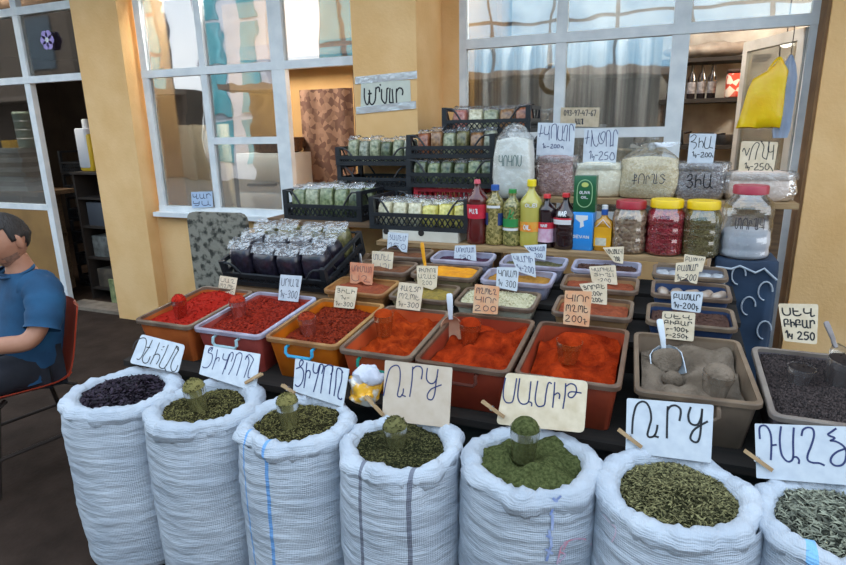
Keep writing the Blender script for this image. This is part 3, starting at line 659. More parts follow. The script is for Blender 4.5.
def cup(label, p, m, h=.1, r=.038, lean=(0, 0), flakes=0, fs=.006, dome=1.25, group=None, fluted=True, glassm=None):
    t = thing('measuring_cup', label, 'cup', p, 0, group, (lean[0], lean[1], random.uniform(0, 1)))
    N = 24
    def ring(rr, z, fl=0): return [(rr*(1+fl*(i % 2))*math.cos(2*PI*i/N), rr*(1+fl*(i % 2))*math.sin(2*PI*i/N), z) for i in range(N)]
    r0 = r*.74
    MB().loft([ring(r0, 0), ring(r0*1.02, .004), ring(r0+(r-r0)*.7, h*.7, .03), ring(r, h*.74), ring(r, h), ring(r*1.05, h), ring(r*1.05, h*.985)], True, False).build('cup_wall', glassm or cupglass, t, smooth=30)
    L = [ring(r0*.93, .005), ring((r0+(r-r0)*.7)*.955, h*.7), ring(r*.965, h*.95)]
    for k in range(6):
        a = k/5*PI/2
        L.append(ring(max(.001, r*.97*math.cos(a)), h*.96+r*.72*dome*math.sin(a)))
    mb = MB().loft(L, True, True)
    if flakes:
        def fn(k):
            a = random.uniform(0, 2*PI); b = random.uniform(-.1, PI/2)
            nn = Vector((math.cos(a)*math.cos(b), math.sin(a)*math.cos(b), max(0, math.sin(b))*.75*dome+.01)).normalized()
            if b < 0: zz = h*random.uniform(.15, .95); rr = (r0+(r-r0)*zz/h)*.96; return Vector((rr*math.cos(a), rr*math.sin(a), zz)), Vector((math.cos(a), math.sin(a), .1))
            return Vector((r*.97*math.cos(b)*math.cos(a), r*.97*math.cos(b)*math.sin(a), h*.96+r*.72*dome*math.sin(b))), nn
        scatter(mb, flakes, fn, fs, .4, 2)
    mb.build('cup_filling', m, t, smooth=50)
    return t
def cup_sack(i, label, px, k, h, r, fl, fs, lean=(0, 0)):
    x, y, rr, z = SACKS[i]; p = at_z(px[0], px[1], z-.02)
    return cup(label, p, herb[k], h, r, lean, fl, fs, glassm=clear('dusted_cup_'+k, (.95, .96, .94), .05, .12, white=.3, wcol=lin((124, 122, 84))[:3]))
cup_sack(1, 'clear cup heaped with olive herb, in the second sack', (200, 411), 'savory', .09, .036, 260, .006, (.06, -.1))
cup_sack(2, 'clear cup heaped with olive herb, in the blue-striped sack', (290, 428), 'savory', .092, .034, 260, .006, (.0, -.03))
cup_sack(3, 'cup rounded over with dark green herb, in the grey-striped sack', (397, 447), 'thyme_d', .07, .036, 260, .006, (.05, -.06))
cup_sack(4, 'clear cup capped with mossy green powder, before the cream sign', (523, 459), 'dill', .098, .041, 60, .002, (.03, .03))

# ================================================================== BINS
def bin_(label, x0, x1, y0, depth, zr, h, m, rim_m, name='spice_bin', rz=0, handle=None, taper=.018, cat='bin', group=None, rimw=.012, rr=.02, clean=True):
    """open-topped plastic tub, tilted like the board under it; origin at the middle of its base"""
    w = x1-x0; t = thing(name, label, cat, ((x0+x1)/2, y0+depth/2, zr-h+TILT*depth/2), 0, group, (TA, 0, rz))
    lp = lambda ww, dd, r, z: [(x, y, z) for x, y in rrect(ww, dd, r)]
    w0, d0 = w-2*rimw-2*taper, depth-2*rimw-2*taper; w1, d1 = w-2*rimw, depth-2*rimw
    MB().loft([lp(w0-.012, d0-.012, rr, 0), lp(w0, d0, rr, .006), lp(w1-.004, d1-.004, rr, h-.03), lp(w1, d1, rr, h-.012), lp(w1-.006, d1-.006, rr-.003, h-.012), lp(w1-.008, d1-.008, rr-.004, h-.03), lp(w0-.006, d0-.006, rr-.003, .008)], True, True).build('tub', m, t, smooth=40)
    MB().loft([lp(w1-.006, d1-.006, rr, h-.012), lp(w1-.006, d1-.006, rr, h), lp(w-.004, depth-.004, rr+.008, h), lp(w, depth, rr+.01, h-.003), lp(w, depth, rr+.01, h-.016), lp(w-.006, depth-.006, rr+.008, h-.018), lp(w1, d1, rr, h-.014)], False, False).build('rim', rim_m, t, smooth=30)
    if handle:
        hw = .056; yy = -d1/2-.002; z = h-.038
        P = [(-hw, yy+.004, z+.012), (-hw, yy-.014, z+.01), (-hw-.002, yy-.018, z-.010), (-hw+.008, yy-.018, z-.022), (hw-.008, yy-.018, z-.022), (hw+.002, yy-.018, z-.010), (hw, yy-.014, z+.01), (hw, yy+.004, z+.012)]
        MB().tube(P, .0062, 8).build('handle', handle, t)
    return t
def fill(name, label, x0, x1, y0, depth, zr, below, m, lump=.012, ls=11, seed=0, mound=.0, nfl=0, fs=.006, asp=1.8, corn=0, inset=.026, skirt=.05, cat='spice', slope=0, rz=0):
    """heaped loose contents of one tub"""
    w, d = x1-x0-2*inset, depth-2*inset; N1, N2 = 36, 44; rr = .035
    def hz(x, y):
        q = 1-(2*x/w)**2*.5-(2*y/d)**2*.5
        a = noise.noise(Vector((x*ls+seed, y*ls, seed*.7))); b = noise.noise(Vector((x*ls*2.6, y*ls*2.6, seed+5)))
        return mound*q+lump*(a*1.2+b*.45-abs(b)*.4)+slope*y
    outer = [p for a, b in zip(rrect(w, d, rr, 8), rrect(w, d, rr, 8)[1:]+rrect(w, d, rr, 8)[:1]) for p in ([a] if math.dist(a, b) < .02 else [(a[0]+(b[0]-a[0])*q/10, a[1]+(b[1]-a[1])*q/10) for q in range(10)])]; n = len(outer); K = 26; L = []
    for k in range(K, 0, -1):
        f = k/K; L.append([(x*f, y*f, hz(x*f, y*f)) for x, y in outer])
    L.insert(0, [(x*.93, y*.93, -skirt) for x, y in outer])
    mb = MB().loft(L, True, True)
    if nfl:
        def fn(k):
            x, y = random.uniform(-.49, .49)*w, random.uniform(-.49, .49)*d
            return Vector((x, y, hz(x, y)+fs*.15)), Vector((random.uniform(-.5, .5), random.uniform(-.5, .5), 1)).normalized()
        scatter(mb, nfl, fn, fs, .5, asp)
    for k in range(corn):
        x, y = random.uniform(-.485, .485)*w, random.uniform(-.485, .485)*d; s = random.uniform(.0028, .0042); z = hz(x, y)+s*.6
        mb.add([(x+s, y, z), (x-s, y, z), (x, y+s, z), (x, y-s, z), (x, y, z+s), (x, y, z-s)], [(0, 2, 4), (2, 1, 4), (1, 3, 4), (3, 0, 4), (2, 0, 5), (1, 2, 5), (3, 1, 5), (0, 3, 5)])
    R = Matrix.Rotation(rz, 4, 'Z') @ Matrix.Rotation(TA, 4, 'X'); c = Vector(((x0+x1)/2, y0+depth/2, zr+TILT*depth/2))+(R @ Vector((0, 0, -below)))
    R.translation = c
    o = mb.build(name, m, None, smooth=0 if (nfl or corn) else 60, rotM=R); tag(o, label, cat, None, 'stuff')
    return o, hz, c
def on_fill(F, px):
    """place on the surface of a filled bin under a photo point"""
    o, hz, c = F; n = Vector((0, -TILT, 1)).normalized(); p = at_plane(px[0], px[1], c, n); q = o.matrix_basis.inverted() @ p
    return o.matrix_basis @ Vector((q.x, q.y, hz(q.x, q.y)))
def tubm(nm, c1, c2, rough=.35): return mat('plastic_'+nm, c1, c2, 9, rough, detail=9, sss=.05, spec=.35, lo=.3, hi=.62)
rim_grey = tubm('rim_taupe', (132, 112, 94), (92, 74, 62)); rim_lilac = tubm('rim_lilac', (176, 176, 194), (138, 128, 142)); rim_tan = tubm('rim_tan', (174, 132, 82), (130, 86, 50))
rim_brown = tubm('rim_brown', (114, 88, 70), (82, 60, 48))
BX = [(-2.005, -1.705), (-1.693, -1.362), (-1.35, -1.03), (-1.02, -.735), (-.725, -.395), (-.383, -.058), (-.035, .305), (.325, .67)]
BM = [(tubm('orange_brown', (196, 106, 50), (170, 84, 40)), rim_grey), (tubm('red_clear', (176, 84, 76), (150, 62, 56)), rim_lilac), (tubm('amber', (206, 112, 22), (186, 92, 16)), rim_tan), (tubm('orange_red', (196, 92, 50), (172, 72, 38)), rim_grey),
      (tubm('brick', (156, 66, 42), (132, 50, 34)), rim_brown), (tubm('rust', (168, 74, 46), (142, 58, 38)), rim_brown), (tubm('taupe', (134, 116, 98), (112, 96, 82)), tubm('rim_dusty', (134, 114, 94), (98, 82, 68))), (tubm('ash', (112, 104, 110), (92, 84, 88)), tubm('rim_ash', (146, 136, 126), (118, 108, 102)))]
hb = [None, mat('handle_pale', (160, 190, 198), None, rough=.4), mat('handle_blue', (60, 160, 200), None, rough=.4), mat('handle_teal', (24, 128, 110), None, rough=.4), mat('handle_dark', (86, 44, 34), None, rough=.4), None, mat('handle_dusty', (120, 102, 86), None, rough=.5), None]
BL = ['orange-brown tub of bright red chili, leftmost in the front row', 'lilac-rimmed tub of dark red chili flakes with pale handle', 'amber plastic tub of dark red flakes with a blue handle', 'orange tub of paprika with teal handle, behind the brown cardboard sign',
 'brick red tub of paprika holding the white-handled scoop', 'rust red tub of paprika behind the cream five-letter sign', 'taupe tub of ground grey pepper with blue-white scoop', 'ash grey tub of black peppercorns at the right edge']
BY, BD, BZ, BH = 1.675, .445, .80, .178
FL = []
fl_spec = [('chili_flakes', 'bright red chili in the leftmost tub', 'chili_red', .03, .014, 9, 700, .007), ('chili_flakes', 'dark red chili flakes in the lilac-rimmed tub', 'chili', .03, .012, 10, 2600, .007), ('chili_flakes', 'brownish red flakes in the amber tub', 'chili_dark', .045, .014, 9, 2400, .007),
 ('paprika_powder', 'lumpy orange paprika in the tub with the teal handle', 'paprika_orange', .05, .042, 13, 0, 0), ('paprika_powder', 'deep orange-red paprika in the tub with the scoop', 'paprika', .045, .04, 10, 0, 0), ('paprika_powder', 'red-orange paprika in the tub behind the cream sign', 'paprika', .05, .04, 11, 0, 0),
 ('ground_pepper', 'grey ground pepper banked up in the taupe tub', 'grey_pepper', .055, .05, 7, 0, 0), ('peppercorns', 'black peppercorns filling the ash grey tub', 'peppercorn', .028, .006, 9, 0, 0)]
for i in range(8):
    x0, x1 = BX[i]; dz = (0, 0, 0, 0, 0, 0, -.003, -.012)[i]
    by = BY+(.03, .03, .034, .016, .012, .016, .028, .0)[i]; rz_ = math.radians(3.2) if i == 6 else 0
    bin_(BL[i], x0, x1, by, BD-(by-BY)*.5, BZ+dz, BH+dz-(by-BY)*0, rz=rz_, m= BM[i][0], rim_m=BM[i][1], handle=hb[i])
    nm, lb, k, below, lump, ls, nfl, fs = fl_spec[i]
    FL.append(fill(nm, lb, x0, x1, by, BD-(by-BY)*.5, BZ+dz, below, spice[k], lump, ls, i*3.3+.5, .012, nfl, fs, corn=4200 if i == 7 else 0, slope=.05 if i in (5, 6) else .02, rz=rz_))
cupr = dict(h=.088, r=.036)
cup('clear cup of bright red chili in the leftmost tub', on_fill(FL[0], (181, 316))+Vector((0, 0, -.006)), spice['chili_red'], .082, .031, (.03, 0), 120, .006, glassm=dusty('chili', (150, 40, 28)))
cup('clear cup of dark red flakes in the lilac-rimmed tub', on_fill(FL[1], (240, 318))+Vector((0, 0, -.01)), spice['chili'], .075, .035, (.05, -.03), 160, .006, 1.1)
cup('clear cup of brownish red flakes in the amber tub', on_fill(FL[2], (309, 333))+Vector((0, 0, -.01)), spice['chili_dark'], .08, .036, (.05, -.05), 160, .006, 1.0)
cup('ribbed cup of orange paprika in the tub with the teal handle', on_fill(FL[3], (385, 339))+Vector((0, 0, -.008)), spice['paprika_orange'], .085, .037, (.05, -.02), 0, 0, .9, glassm=dusty('orange', (176, 82, 40)))
cup('cup buried in orange-red paprika beside the scoop', on_fill(FL[4], (470, 342))+Vector((0, 0, -.008)), spice['paprika'], .088, .04, (.05, 0), 0, 0, .8, glassm=dusty('paprika', (164, 66, 34)))
cup('cup of red-orange paprika behind the cream five-letter sign', on_fill(FL[5], (567, 366))+Vector((0, 0, -.004)), spice['paprika'], .075, .042, (.1, 0), 0, 0, 1.0, glassm=dusty('orange', (176, 82, 40)))
cup('clear cup of grey pepper at the right of the taupe tub', on_fill(FL[6], (714, 392))+Vector((0, 0, -.004)), spice['grey_pepper'], .082, .044, (.12, 0), 0, 0, 1.0, glassm=dusty('pepper', (140, 126, 112)))
cup('small cup half sunk in the black peppercorns', on_fill(FL[7], (797, 385))+Vector((0, 0, -.012)), spice['peppercorn'], .062, .036, (.1, 0), 40, .006, .15)
cup('large clear cup in the black peppercorns at the right edge', on_fill(FL[7], (838, 386))+Vector((0, 0, -.006)), spice['peppercorn'], .085, .05, (.15, .1), 60, .006, .1)
# scoops
white_pl = mat('white_plastic', (206, 214, 222), (188, 196, 206), 12, .35); pinkish = mat('dusty_pink_plastic', (206, 158, 128), (188, 132, 102), 14, .5); yellow_pl = mat('yellow_plastic', (232, 170, 34), (214, 146, 24), 14, .45); steel_s = mat('spoon_steel', (176, 178, 182), None, metal=1, rough=.3)
def scoop(label, p, dirv, up, bw, bl, hl, mb_, mh, hw=.013, fillm=None, name='scoop', depth=.6):
    """half-round scoop: bowl opening away from the handle; p is the throat, dirv runs from bowl to handle"""
    d = Vector(dirv).normalized(); u = Vector(up); u = (u-d*u.dot(d)).normalized(); s = d.cross(u)
    Mx = Matrix((s, d, u)).transposed().to_4x4(); Mx.translation = p
    t = thing(name, label, 'scoop'); t.matrix_world = Mx
    mb = MB(); N = 14; L = []
    for y, k in ((-bl, 1.0), (-bl*.6, 1.0), (-bl*.2, .95), (0, .7), (.012, .3)):
        L.append([(bw*k*math.cos(PI+PI*i/N), y, bw*depth*k*math.sin(PI+PI*i/N)) for i in range(N+1)]+[(bw*.94*k*math.cos(2*PI-PI*i/N), y, bw*.94*depth*k*math.sin(2*PI-PI*i/N)+.001) for i in range(N+1)])
    mb.loft(L); mb.build('scoop_bowl', mb_, t, smooth=50)
    Lh = []
    for y, w, z in ((0, hw*.7, -bw*depth*.3), (.02, hw*.75, -.006), (hl*.3, hw*.8, 0), (hl*.8, hw, .004), (hl*.97, hw*.9, .005), (hl, hw*.4, .005)):
        Lh.append([(x, y, z+zz) for x, zz in rrect(w*2, .009, .003, 3)])
    MB().loft(Lh).build('scoop_handle', mh, t, smooth=50)
    if fillm:
        L = []
        for y, k in ((-bl*.9, .55), (-bl*.7, .8), (-bl*.4, .9), (-bl*.1, .75), (0, .4)):
            L.append([(bw*k*math.cos(2*PI*i/16), y, bw*k*(.35 if math.sin(2*PI*i/16) > 0 else depth*.9)*math.sin(2*PI*i/16)) for i in range(16)])
        MB().loft(L).build('scoop_load', fillm, t, smooth=60)
    return t
scoop('dusty scoop with pale upright handle in the orange-red paprika', on_fill(FL[4], (451, 336))+Vector((0, 0, .066)), (-.12, .2, .8), (.45, -1, .35), .042, .078, .10, pinkish, white_pl, .012, None, depth=.8)
scoop('round scoop with blue-white handle standing in the grey pepper', on_fill(FL[6], (663, 366))+Vector((0, 0, .052)), (-.22, .45, .75), (.2, -1, .8), .054, .085, .10, white_pl, white_pl, .011, spice['grey_pepper'], depth=.8)
scoop('scoop with slanting clear handle in the black peppercorns', on_fill(FL[7], (836, 352))+Vector((0, 0, .02)), (-.28, .35, .6), (.1, -1, .5), .03, .05, .09, cupglass, mat('cloudy_plastic', (150, 142, 140), (128, 120, 120), 20, .4), .009)
lump = MB(); lump.ball((0, 0, 0), .034, .03, .034)
for k, v in enumerate(lump.v): q = Vector(v); lump.v[k] = tuple(q*(1+.2*noise.noise(q*40)))
tag(lump.build('pepper_lump', spice['grey_pepper'], None, on_fill(FL[6], (673, 379))+Vector((0, 0, .018)), 60), 'pale clump of ground pepper fallen beside the scoop', 'spice')

# small bins behind -------------------------------------------------
small = [ # row, x0, x1, spice, tub colours, rim, bin label, content name+label, flakes
 (2, -1.36, -1.055, 'rust_spice', 'tan2', 'rim_tan', 'tan tray of rust red spice behind the amber tub', 'ground_spice', 'rust red spice under the salmon tag', 0),
 (3, -1.335, -1.04, 'brown_spice', 'tan3', 'rim_grey', 'taupe tray of brown spice with a cream tag, behind the salmon-tagged tray', 'ground_spice', 'brown spice in the tray behind the salmon-tagged one', 0),
 (4, -1.30, -1.02, 'brown_spice', 'tan4', 'rim_grey', 'rearmost taupe tray before the white carton', 'ground_spice', 'brown spice in the rearmost tray before the white carton', 0),
 (2, -1.04, -.765, 'olive_spice', 'drab', 'rim_grey', 'drab tray of olive yellow spice behind the teal-handled tub', 'ground_spice', 'olive yellow spice under the notched cream tag', 0),
 (3, -1.025, -.72, 'turmeric', 'drab', 'rim_grey', 'drab tray of bright yellow turmeric with yellow spoon', 'turmeric_powder', 'bright yellow turmeric around the yellow spoon', 0),
 (4, -1.0, -.70, 'sumac', 'lilac', 'rim_lilac', 'lilac tray of dark purple spice below the red bottle', 'sumac_powder', 'dark purple spice below the red bottle', 0),
 (2, -.745, -.415, 'flakes', 'milk', 'rim_grey', 'milky tray of whitish flakes behind the scoop tub', 'white_flakes', 'whitish seed flakes in the milky tray', 900),
 (3, -.695, -.385, 'ochre_spice', 'lilac', 'rim_lilac', 'lilac-rimmed tray of ochre spice behind the whitish flakes', 'ground_spice', 'ochre spice in the lilac-rimmed tray', 0),
 (4, -.66, -.36, 'greenish', 'lilac', 'rim_lilac', 'lilac-rimmed tray of greenish herb just below the yellow oil bottle', 'crumbled_herb', 'greenish herb in the tray below the yellow oil bottle', 700),
 (2, -.35, -.055, 'rust_spice', 'tan5', 'rim_grey', 'taupe tray of rusty spice just behind the rust red tub', 'ground_spice', 'rusty spice under the two overlapping cream tags', 0),
 (3, -.352, -.045, 'rust_spice', 'tan5', 'rim_grey', 'taupe tray of rusty spice, middle one below the yellow flat bottle', 'ground_spice', 'rusty spice in the middle tray below the flat yellow bottle', 0),
 (4, -.335, -.045, 'clove', 'lilac', 'rim_lilac', 'lilac tray of dark brown dried cloves below the jar of nuts', 'dried_cloves', 'dark brown cloves in the lilac tray below the nuts', 800),
 (2, -.01, .29, 'clove', 'blue', 'rim_dusty', 'dusty tray lined in blue with dark bits, behind the grey pepper tub', 'dried_bits', 'dark dried bits on the blue lining', 500),
 (3, 0.0, .287, 'grey_pepper', 'blue', 'rim_grey', 'blue-lined tray of small wrapped packets', None, None, 0),
 (4, 0.0, .287, 'grey_pepper', 'bluegrey', 'rim_dusty', 'grey tray of clear packets right under the shelf edge', None, None, 0)]
tubm('tan2', (186, 136, 84), (160, 112, 70)); tubm('tan3', (166, 136, 104), (140, 112, 86)); tubm('tan4', (150, 128, 104), (130, 108, 88)); tubm('drab', (160, 142, 106), (134, 118, 88)); tubm('lilac', (172, 172, 192), (150, 148, 168)); tubm('milk', (196, 194, 176), (170, 166, 148)); tubm('tan5', (176, 140, 98), (146, 112, 80)); tubm('blue', (58, 78, 116), (44, 60, 92)); tubm('bluegrey', (128, 132, 146), (104, 108, 122))
SF = {}
RIMS = {'rim_grey': rim_grey, 'rim_lilac': rim_lilac, 'rim_tan': rim_tan, 'rim_dusty': _mats['plastic_rim_dusty']}
for q, (r, x0, x1, sp, tm, rm, lb, cn, cl, nf) in enumerate(small):
    y, z, d = ROWS[r]
    bin_(lb, x0, x1, y, d, z, SH, _mats['plastic_'+tm], RIMS[rm], name='spice_tray', taper=.012, cat='tray', rimw=.011, rr=.022)
    if cn: SF[q] = fill(cn, cl, x0, x1, y, d, z, .026 if q not in (4, 6) else .012, spice[sp], .008, 16, q*1.9, .010, nf, .006, inset=.02, skirt=.03)
def packet(label, p, rz, sx, sy, sz, m, group):
    mb = MB(); L = []
    for k in range(9):
        a = -1+2*k/8; w = (1-abs(a)**3)**.5; L.append([(sx*.5*a, sy*.5*w*x, sz*.5*max(.12, w)*y+sz*.5) for x, y in [(math.cos(2*PI*i/14), math.sin(2*PI*i/14)) for i in range(14)]])
    mb.loft(L)
    for k, v in enumerate(mb.v): q = Vector(v); mb.v[k] = tuple(q+Vector((1, 1, 1))*.006*noise.noise(q*30+p*9))
    o = mb.build('wrapped_packet', m, None, smooth=60); o.location = p; o.rotation_euler = (0, 0, rz); tag(o, label, 'packet', group)
pk1 = mat('packet_brown', (150, 132, 118), (176, 160, 146), 30, .3, coat=.5, bump=.4, bscale=50); pk2 = mat('packet_clear', (156, 160, 166), (196, 200, 206), 26, .25, coat=.6, bump=.4, bscale=50)
pos = ['leftmost', 'second from left', 'third from left', 'second from right', 'rightmost']
for k, x in enumerate((.045, .095, .15, .20, .25)):
    packet('small brownish wrapped packet, %s in the blue-lined tray' % pos[k], Vector((x, 2.44, .868)), random.uniform(-.5, .5)+1.2, .085, .05, .05, pk1, 'packets in the blue-lined tray')
for k, x in enumerate((.035, .09, .145, .20, .255)):
    packet('clear greyish packet, %s in the tray under the shelf' % pos[k], Vector((x, 2.61, .90)), random.uniform(-.5, .5), .07, .09, .05, pk2, 'packets in the tray under the shelf')
MB_s = scoop('small yellow spoon standing in the turmeric', on_fill(SF[4], (425, 271))+Vector((0, 0, .01)), (-.12, .12, .8), (0, -1, .3), .02, .03, .12, yellow_pl, yellow_pl, .009, name='spoon')
scoop('thin steel spoon standing in the tray of the salmon tag', on_fill(SF[0], (363, 280))+Vector((0, 0, .0)), (-.1, .1, .9), (0, -1, .3), .02, .03, .13, steel_s, steel_s, .006, name='spoon')

# ================================================================== PRICE TAGS
nT = Vector((-.1, -1, .25))
def tg(label, px, Y, Z, m, ink, lines, lw=.0022, r=.004, notch=None):
    a = at_y((px[2][0]+px[3][0])/2, (px[2][1]+px[3][1])/2, Y)
    return card('price_tag', label, 'price tag', px, a, nT, m, ink, lines=lines, lw=lw, r=r, t=.0018, notch=notch)
tg('cream tag at the back of the leftmost red chili tub', [(220, 275.5), (237.5, 278), (234, 297), (217.5, 294)], 2.10, 0, card_cream, ink_grey, ['ՍԱՂ', 'ՊՂՊԵ', ('1կ-200', 1)])
tg('white tag at the back of the lilac-rimmed tub', [(280.5, 274.5), (302, 276), (298, 302), (278, 300)], 2.09, 0, card_white, ink_grey, ['ՍՐՁԱՆ', '1կ-300'], .0026)
tg('cream tag with cut corners at the back of the amber tub', [(336, 285.5), (357.5, 287.5), (354, 309), (333.5, 307)], 2.09, 0, card_cream, ink_black, ['ՉԻԼԻ', ('1կ-', .5), '1կ-300'], .0024, .007)
tg('cream tag behind the paprika tub with teal handle', [(399, 282), (423.5, 284.5), (420, 311), (395.5, 308)], 2.09, 0, card_cream, ink_grey, ['ՔԱՂՑՐ', 'ՊՂՊԵ', '1կ-300'], .0024)
tg('orange-stained tag at the back of the scoop tub', [(475, 284), (499.5, 286.5), (497.5, 314.5), (472.5, 313)], 2.10, 0, card_stain, ink_grey, ['ՊՂՊԵՂ', 'ԿԾՈՒ', '200'], .0026)
tg('orange-stained tag marked 200 behind the rust red tub', [(565, 290.5), (592, 291.5), (589, 327), (563, 324)], 2.05, 0, card_stain, ink_black, ['ԿԾՈՒ', 'ՊՂՊԵ', '200դ'], .0028)
tg('cream tag with stacked lines at the back of the grey pepper', [(662.5, 311), (695.5, 313), (693.5, 341.5), (660.5, 338)], 2.09, 0, card_cream, ink_black, ['ՍԵՎ', 'ԲԻԲԱՐ', ('ր-100դ', .8), ('ր-250դ', .8)], .0028, .007)
tg('large cream tag with 250 standing in the black peppercorns', [(778, 303.5), (818.5, 304), (817, 344.5), (784, 341)], 2.02, 0, card_cream, ink_black, ['ՍԵՎ', 'ԲԻԲԱՐ', '1կ 250'], .0042, .008)
tg('salmon notched tag on the rust red spice tray', [(350, 262), (374, 264), (372, 285), (350, 283)], 2.28, 0, card_salmon, ink_grey, ['ՍՈՒՄԱԽ', 'ՍՂ'], .002, .004, ((.3, 0), (.5, .012), (.7, 0)))
tg('cream tag with faint blue writing behind the salmon tag', [(372, 251), (393.5, 252), (392, 272.5), (372, 271)], 2.46, 0, card_cream, ink_blue, ['ԽՄԵԼ', 'ՍՆ'], .0022)
tg('white notched tag before the left end of the carton', [(388, 232), (408.5, 233.5), (407, 252.5), (387, 249)], 2.64, 0, card_white, ink_blue, ['ՀԱՄԵՄ', '150'], .0024, .003, ((.25, 0), (.6, .028), (.9, .01)))
tg('notched cream tag on the olive yellow spice tray', [(416.5, 265.5), (438, 266), (436.5, 287.5), (417.5, 286)], 2.30, 0, card_cream, ink_grey, ['ՔԻՄԻՈՆ', 'ԱՂԱՑ', ('200', .6)], .002, .003, ((.2, -.012), (.6, -.004), (.8, .004)))
tg('white notched tag on the dark purple spice tray', [(455, 245.5), (475.5, 245), (476.5, 262.5), (453.5, 261)], 2.60, 0, card_white, ink_blue, ['ՍՈՒՄԱԽ', ('150', .6)], .0024, .003, ((.3, .008), (.5, .02), (.75, .006)))
tg('off-white tag with blotted price before the ochre tray', [(497, 267), (519, 267.5), (517, 291.5), (496, 287)], 2.29, 0, card_white, ink_black, ['ԿՈՃԱՊ', '1կ 300'], .0024)
tg('white tag with blue writing, lower of two overlapping at the ochre tray', [(510.5, 253.5), (534, 252.5), (536, 277.5), (517, 271)], 2.44, 0, card_white, ink_blue, ['ԿԱՐԴԻ', '1կ-200'], .0024)
tg('white tag with blue writing right below the yellow oil bottle', [(523.5, 245.5), (546.5, 244), (545.5, 260.5), (535, 258)], 2.62, 0, card_white, ink_blue, ['ԿԱՏՎԱԽ', ('200', .6)], .0022)
tg('cream tag, nearest of two overlapping behind the stained 200 tag', [(579, 284), (607, 281), (607, 305), (590, 303)], 2.24, 0, card_cream, ink_black, ['ՉՈՐԲԵ', ('200ր', .7), ('200ր', .7)], .0026)
tg('cream tag, upper of two overlapping, behind the stained 200 tag', [(589, 266.5), (615.5, 265), (617.5, 285), (592, 282)], 2.44, 0, card_cream, ink_grey, ['ԿԱՐԻԵԼ', ('ՑԻՆՁ', .9), ('-200', .6)], .0022)
tg('small cream tag on the tray of dark cloves', [(602.5, 247.5), (624, 246.5), (623, 264), (614, 262)], 2.62, 0, card_cream, ink_black, ['ՄԵԽԱԿ', ('200', .5)], .0024)
tg('white tag marked 200 on the blue-lined tray of dark bits', [(671, 291), (703.5, 292), (700.5, 313), (671.5, 309)], 2.20, 0, card_white, ink_black, ['ԲԱԽԱՐ', '1կ-200դ'], .0032, .007)
tg('cream tag in front of the small wrapped packets', [(676, 263), (701, 260.5), (697, 284), (674.5, 282)], 2.36, 0, card_cream, ink_grey, ['ԲԱԽԱՐ', '1կ-200'], .0024, .003, ((.3, .004), (.5, .02), (.8, .004)))
tg('cream tag at the clear packets right under the shelf', [(684.5, 254), (706, 257), (702, 272), (683, 270)], 2.58, 0, card_cream, ink_grey, ['ԲԱԽԱՐ', ('-20', .6)], .0022)
# ================================================================== BOTTLES, TINS AND JARS ON THE SHELF
SHZ = .985
def bottle(label, px, Y, m, capm, h, r, neck_r=.014, waist=0, capr=None, cat='bottle', shoulder=.70, foot=True, caph=.022, ribs=0, name='plastic_bottle'):
    p = at_y(px[0], px[1], Y); t = thing(name, label, cat, (p.x, Y, SHZ), random.uniform(-.2, .2))
    prof = [(r*.72, 0), (r*.94, .004), (r, .016)]
    K = 14
    for k in range(1, K+1):
        z = .016+(h*shoulder-.016)*k/K; rr = r*(1-waist*math.sin(PI*k/K)**2)
        if ribs: rr *= 1-.025*(.5+.5*math.cos(2*PI*ribs*k/K))
        prof.append((rr, z))
    hs = h*shoulder; hn = h-caph-.008
    for k in range(1, 9):
        s = k/8; prof.append((r+(neck_r-r)*(3*s*s-2*s**3), hs+(hn-hs)*s))
    prof += [(neck_r, h-caph), (neck_r*1.25, h-caph), (neck_r*1.25, h-caph+.003)]
    MB().lathe(prof, 28).build('bottle_body', m, t, smooth=50)
    cr_ = capr or neck_r*1.15
    n = 24; L = [[(cr_*(1+.05*(i % 2))*k2*math.cos(2*PI*i/n), cr_*(1+.05*(i % 2))*k2*math.sin(2*PI*i/n), z) for i in range(n)] for k2, z in ((1, h-caph+.003), (1, h-.003), (.9, h))]
    MB().loft(L).build('cap', capm, t, smooth=30)
    return t, prof
def band(t, prof, z0, z1, m, name='label_band', a0=-PI, a1=0, off=.0012, k=10, n=28):
    """printed label wrapped on the front of a turned body"""
    def R(z):
        for i in range(len(prof)-1):
            if prof[i][1] <= z <= prof[i+1][1]: s = (z-prof[i][1])/max(1e-6, prof[i+1][1]-prof[i][1]); return prof[i][0]+(prof[i+1][0]-prof[i][0])*s
        return prof[-1][0]
    mb = MB(); L = []
    for q in range(k+1):
        z = z0+(z1-z0)*q/k; L.append([((R(z)+off)*math.cos(a0+(a1-a0)*i/n), (R(z)+off)*math.sin(a0+(a1-a0)*i/n), z) for i in range(n+1)])
    mb.loft(L, False, False, closed=False)
    return mb.build(name, m, t, smooth=60), R
def wrap_text(t, R, s, zc, hh, width, lw, m, ac=-PI/2, off=.0022, name='label_print', traces=None):
    st, tw = text_strokes(s) if not traces else (traces, 1); mb = MB()
    for P in st:
        P = [(v.x, v.y) for v in smooth_line([(p[0], p[1], 0) for p in P], 4)]
        tmp = MB(); ribbon(tmp, [((p[0]/tw-.5)*width, (p[1]-.5)*hh) for p in P], lw)
        vs = []
        for x, y, _ in tmp.v:
            z = zc+y; r = R(z)+off; a = ac+x/r; vs.append((r*math.cos(a), r*math.sin(a), z))
        mb.add(vs, tmp.f)
    return mb.build(name, m, t, smooth=0)
olive_m = mat('olives_in_brine', (104, 96, 48), (164, 148, 92), 95, .12, coat=.8, voronoi=True, lo=.2, hi=.8)
olive_g = mat('green_olives_in_brine', (92, 94, 50), (156, 146, 90), 95, .12, coat=.8, voronoi=True, lo=.2, hi=.8)
oil_m = mat('yellow_oil', (184, 174, 84), (170, 160, 70), 6, .1, coat=.8, sss=.2)
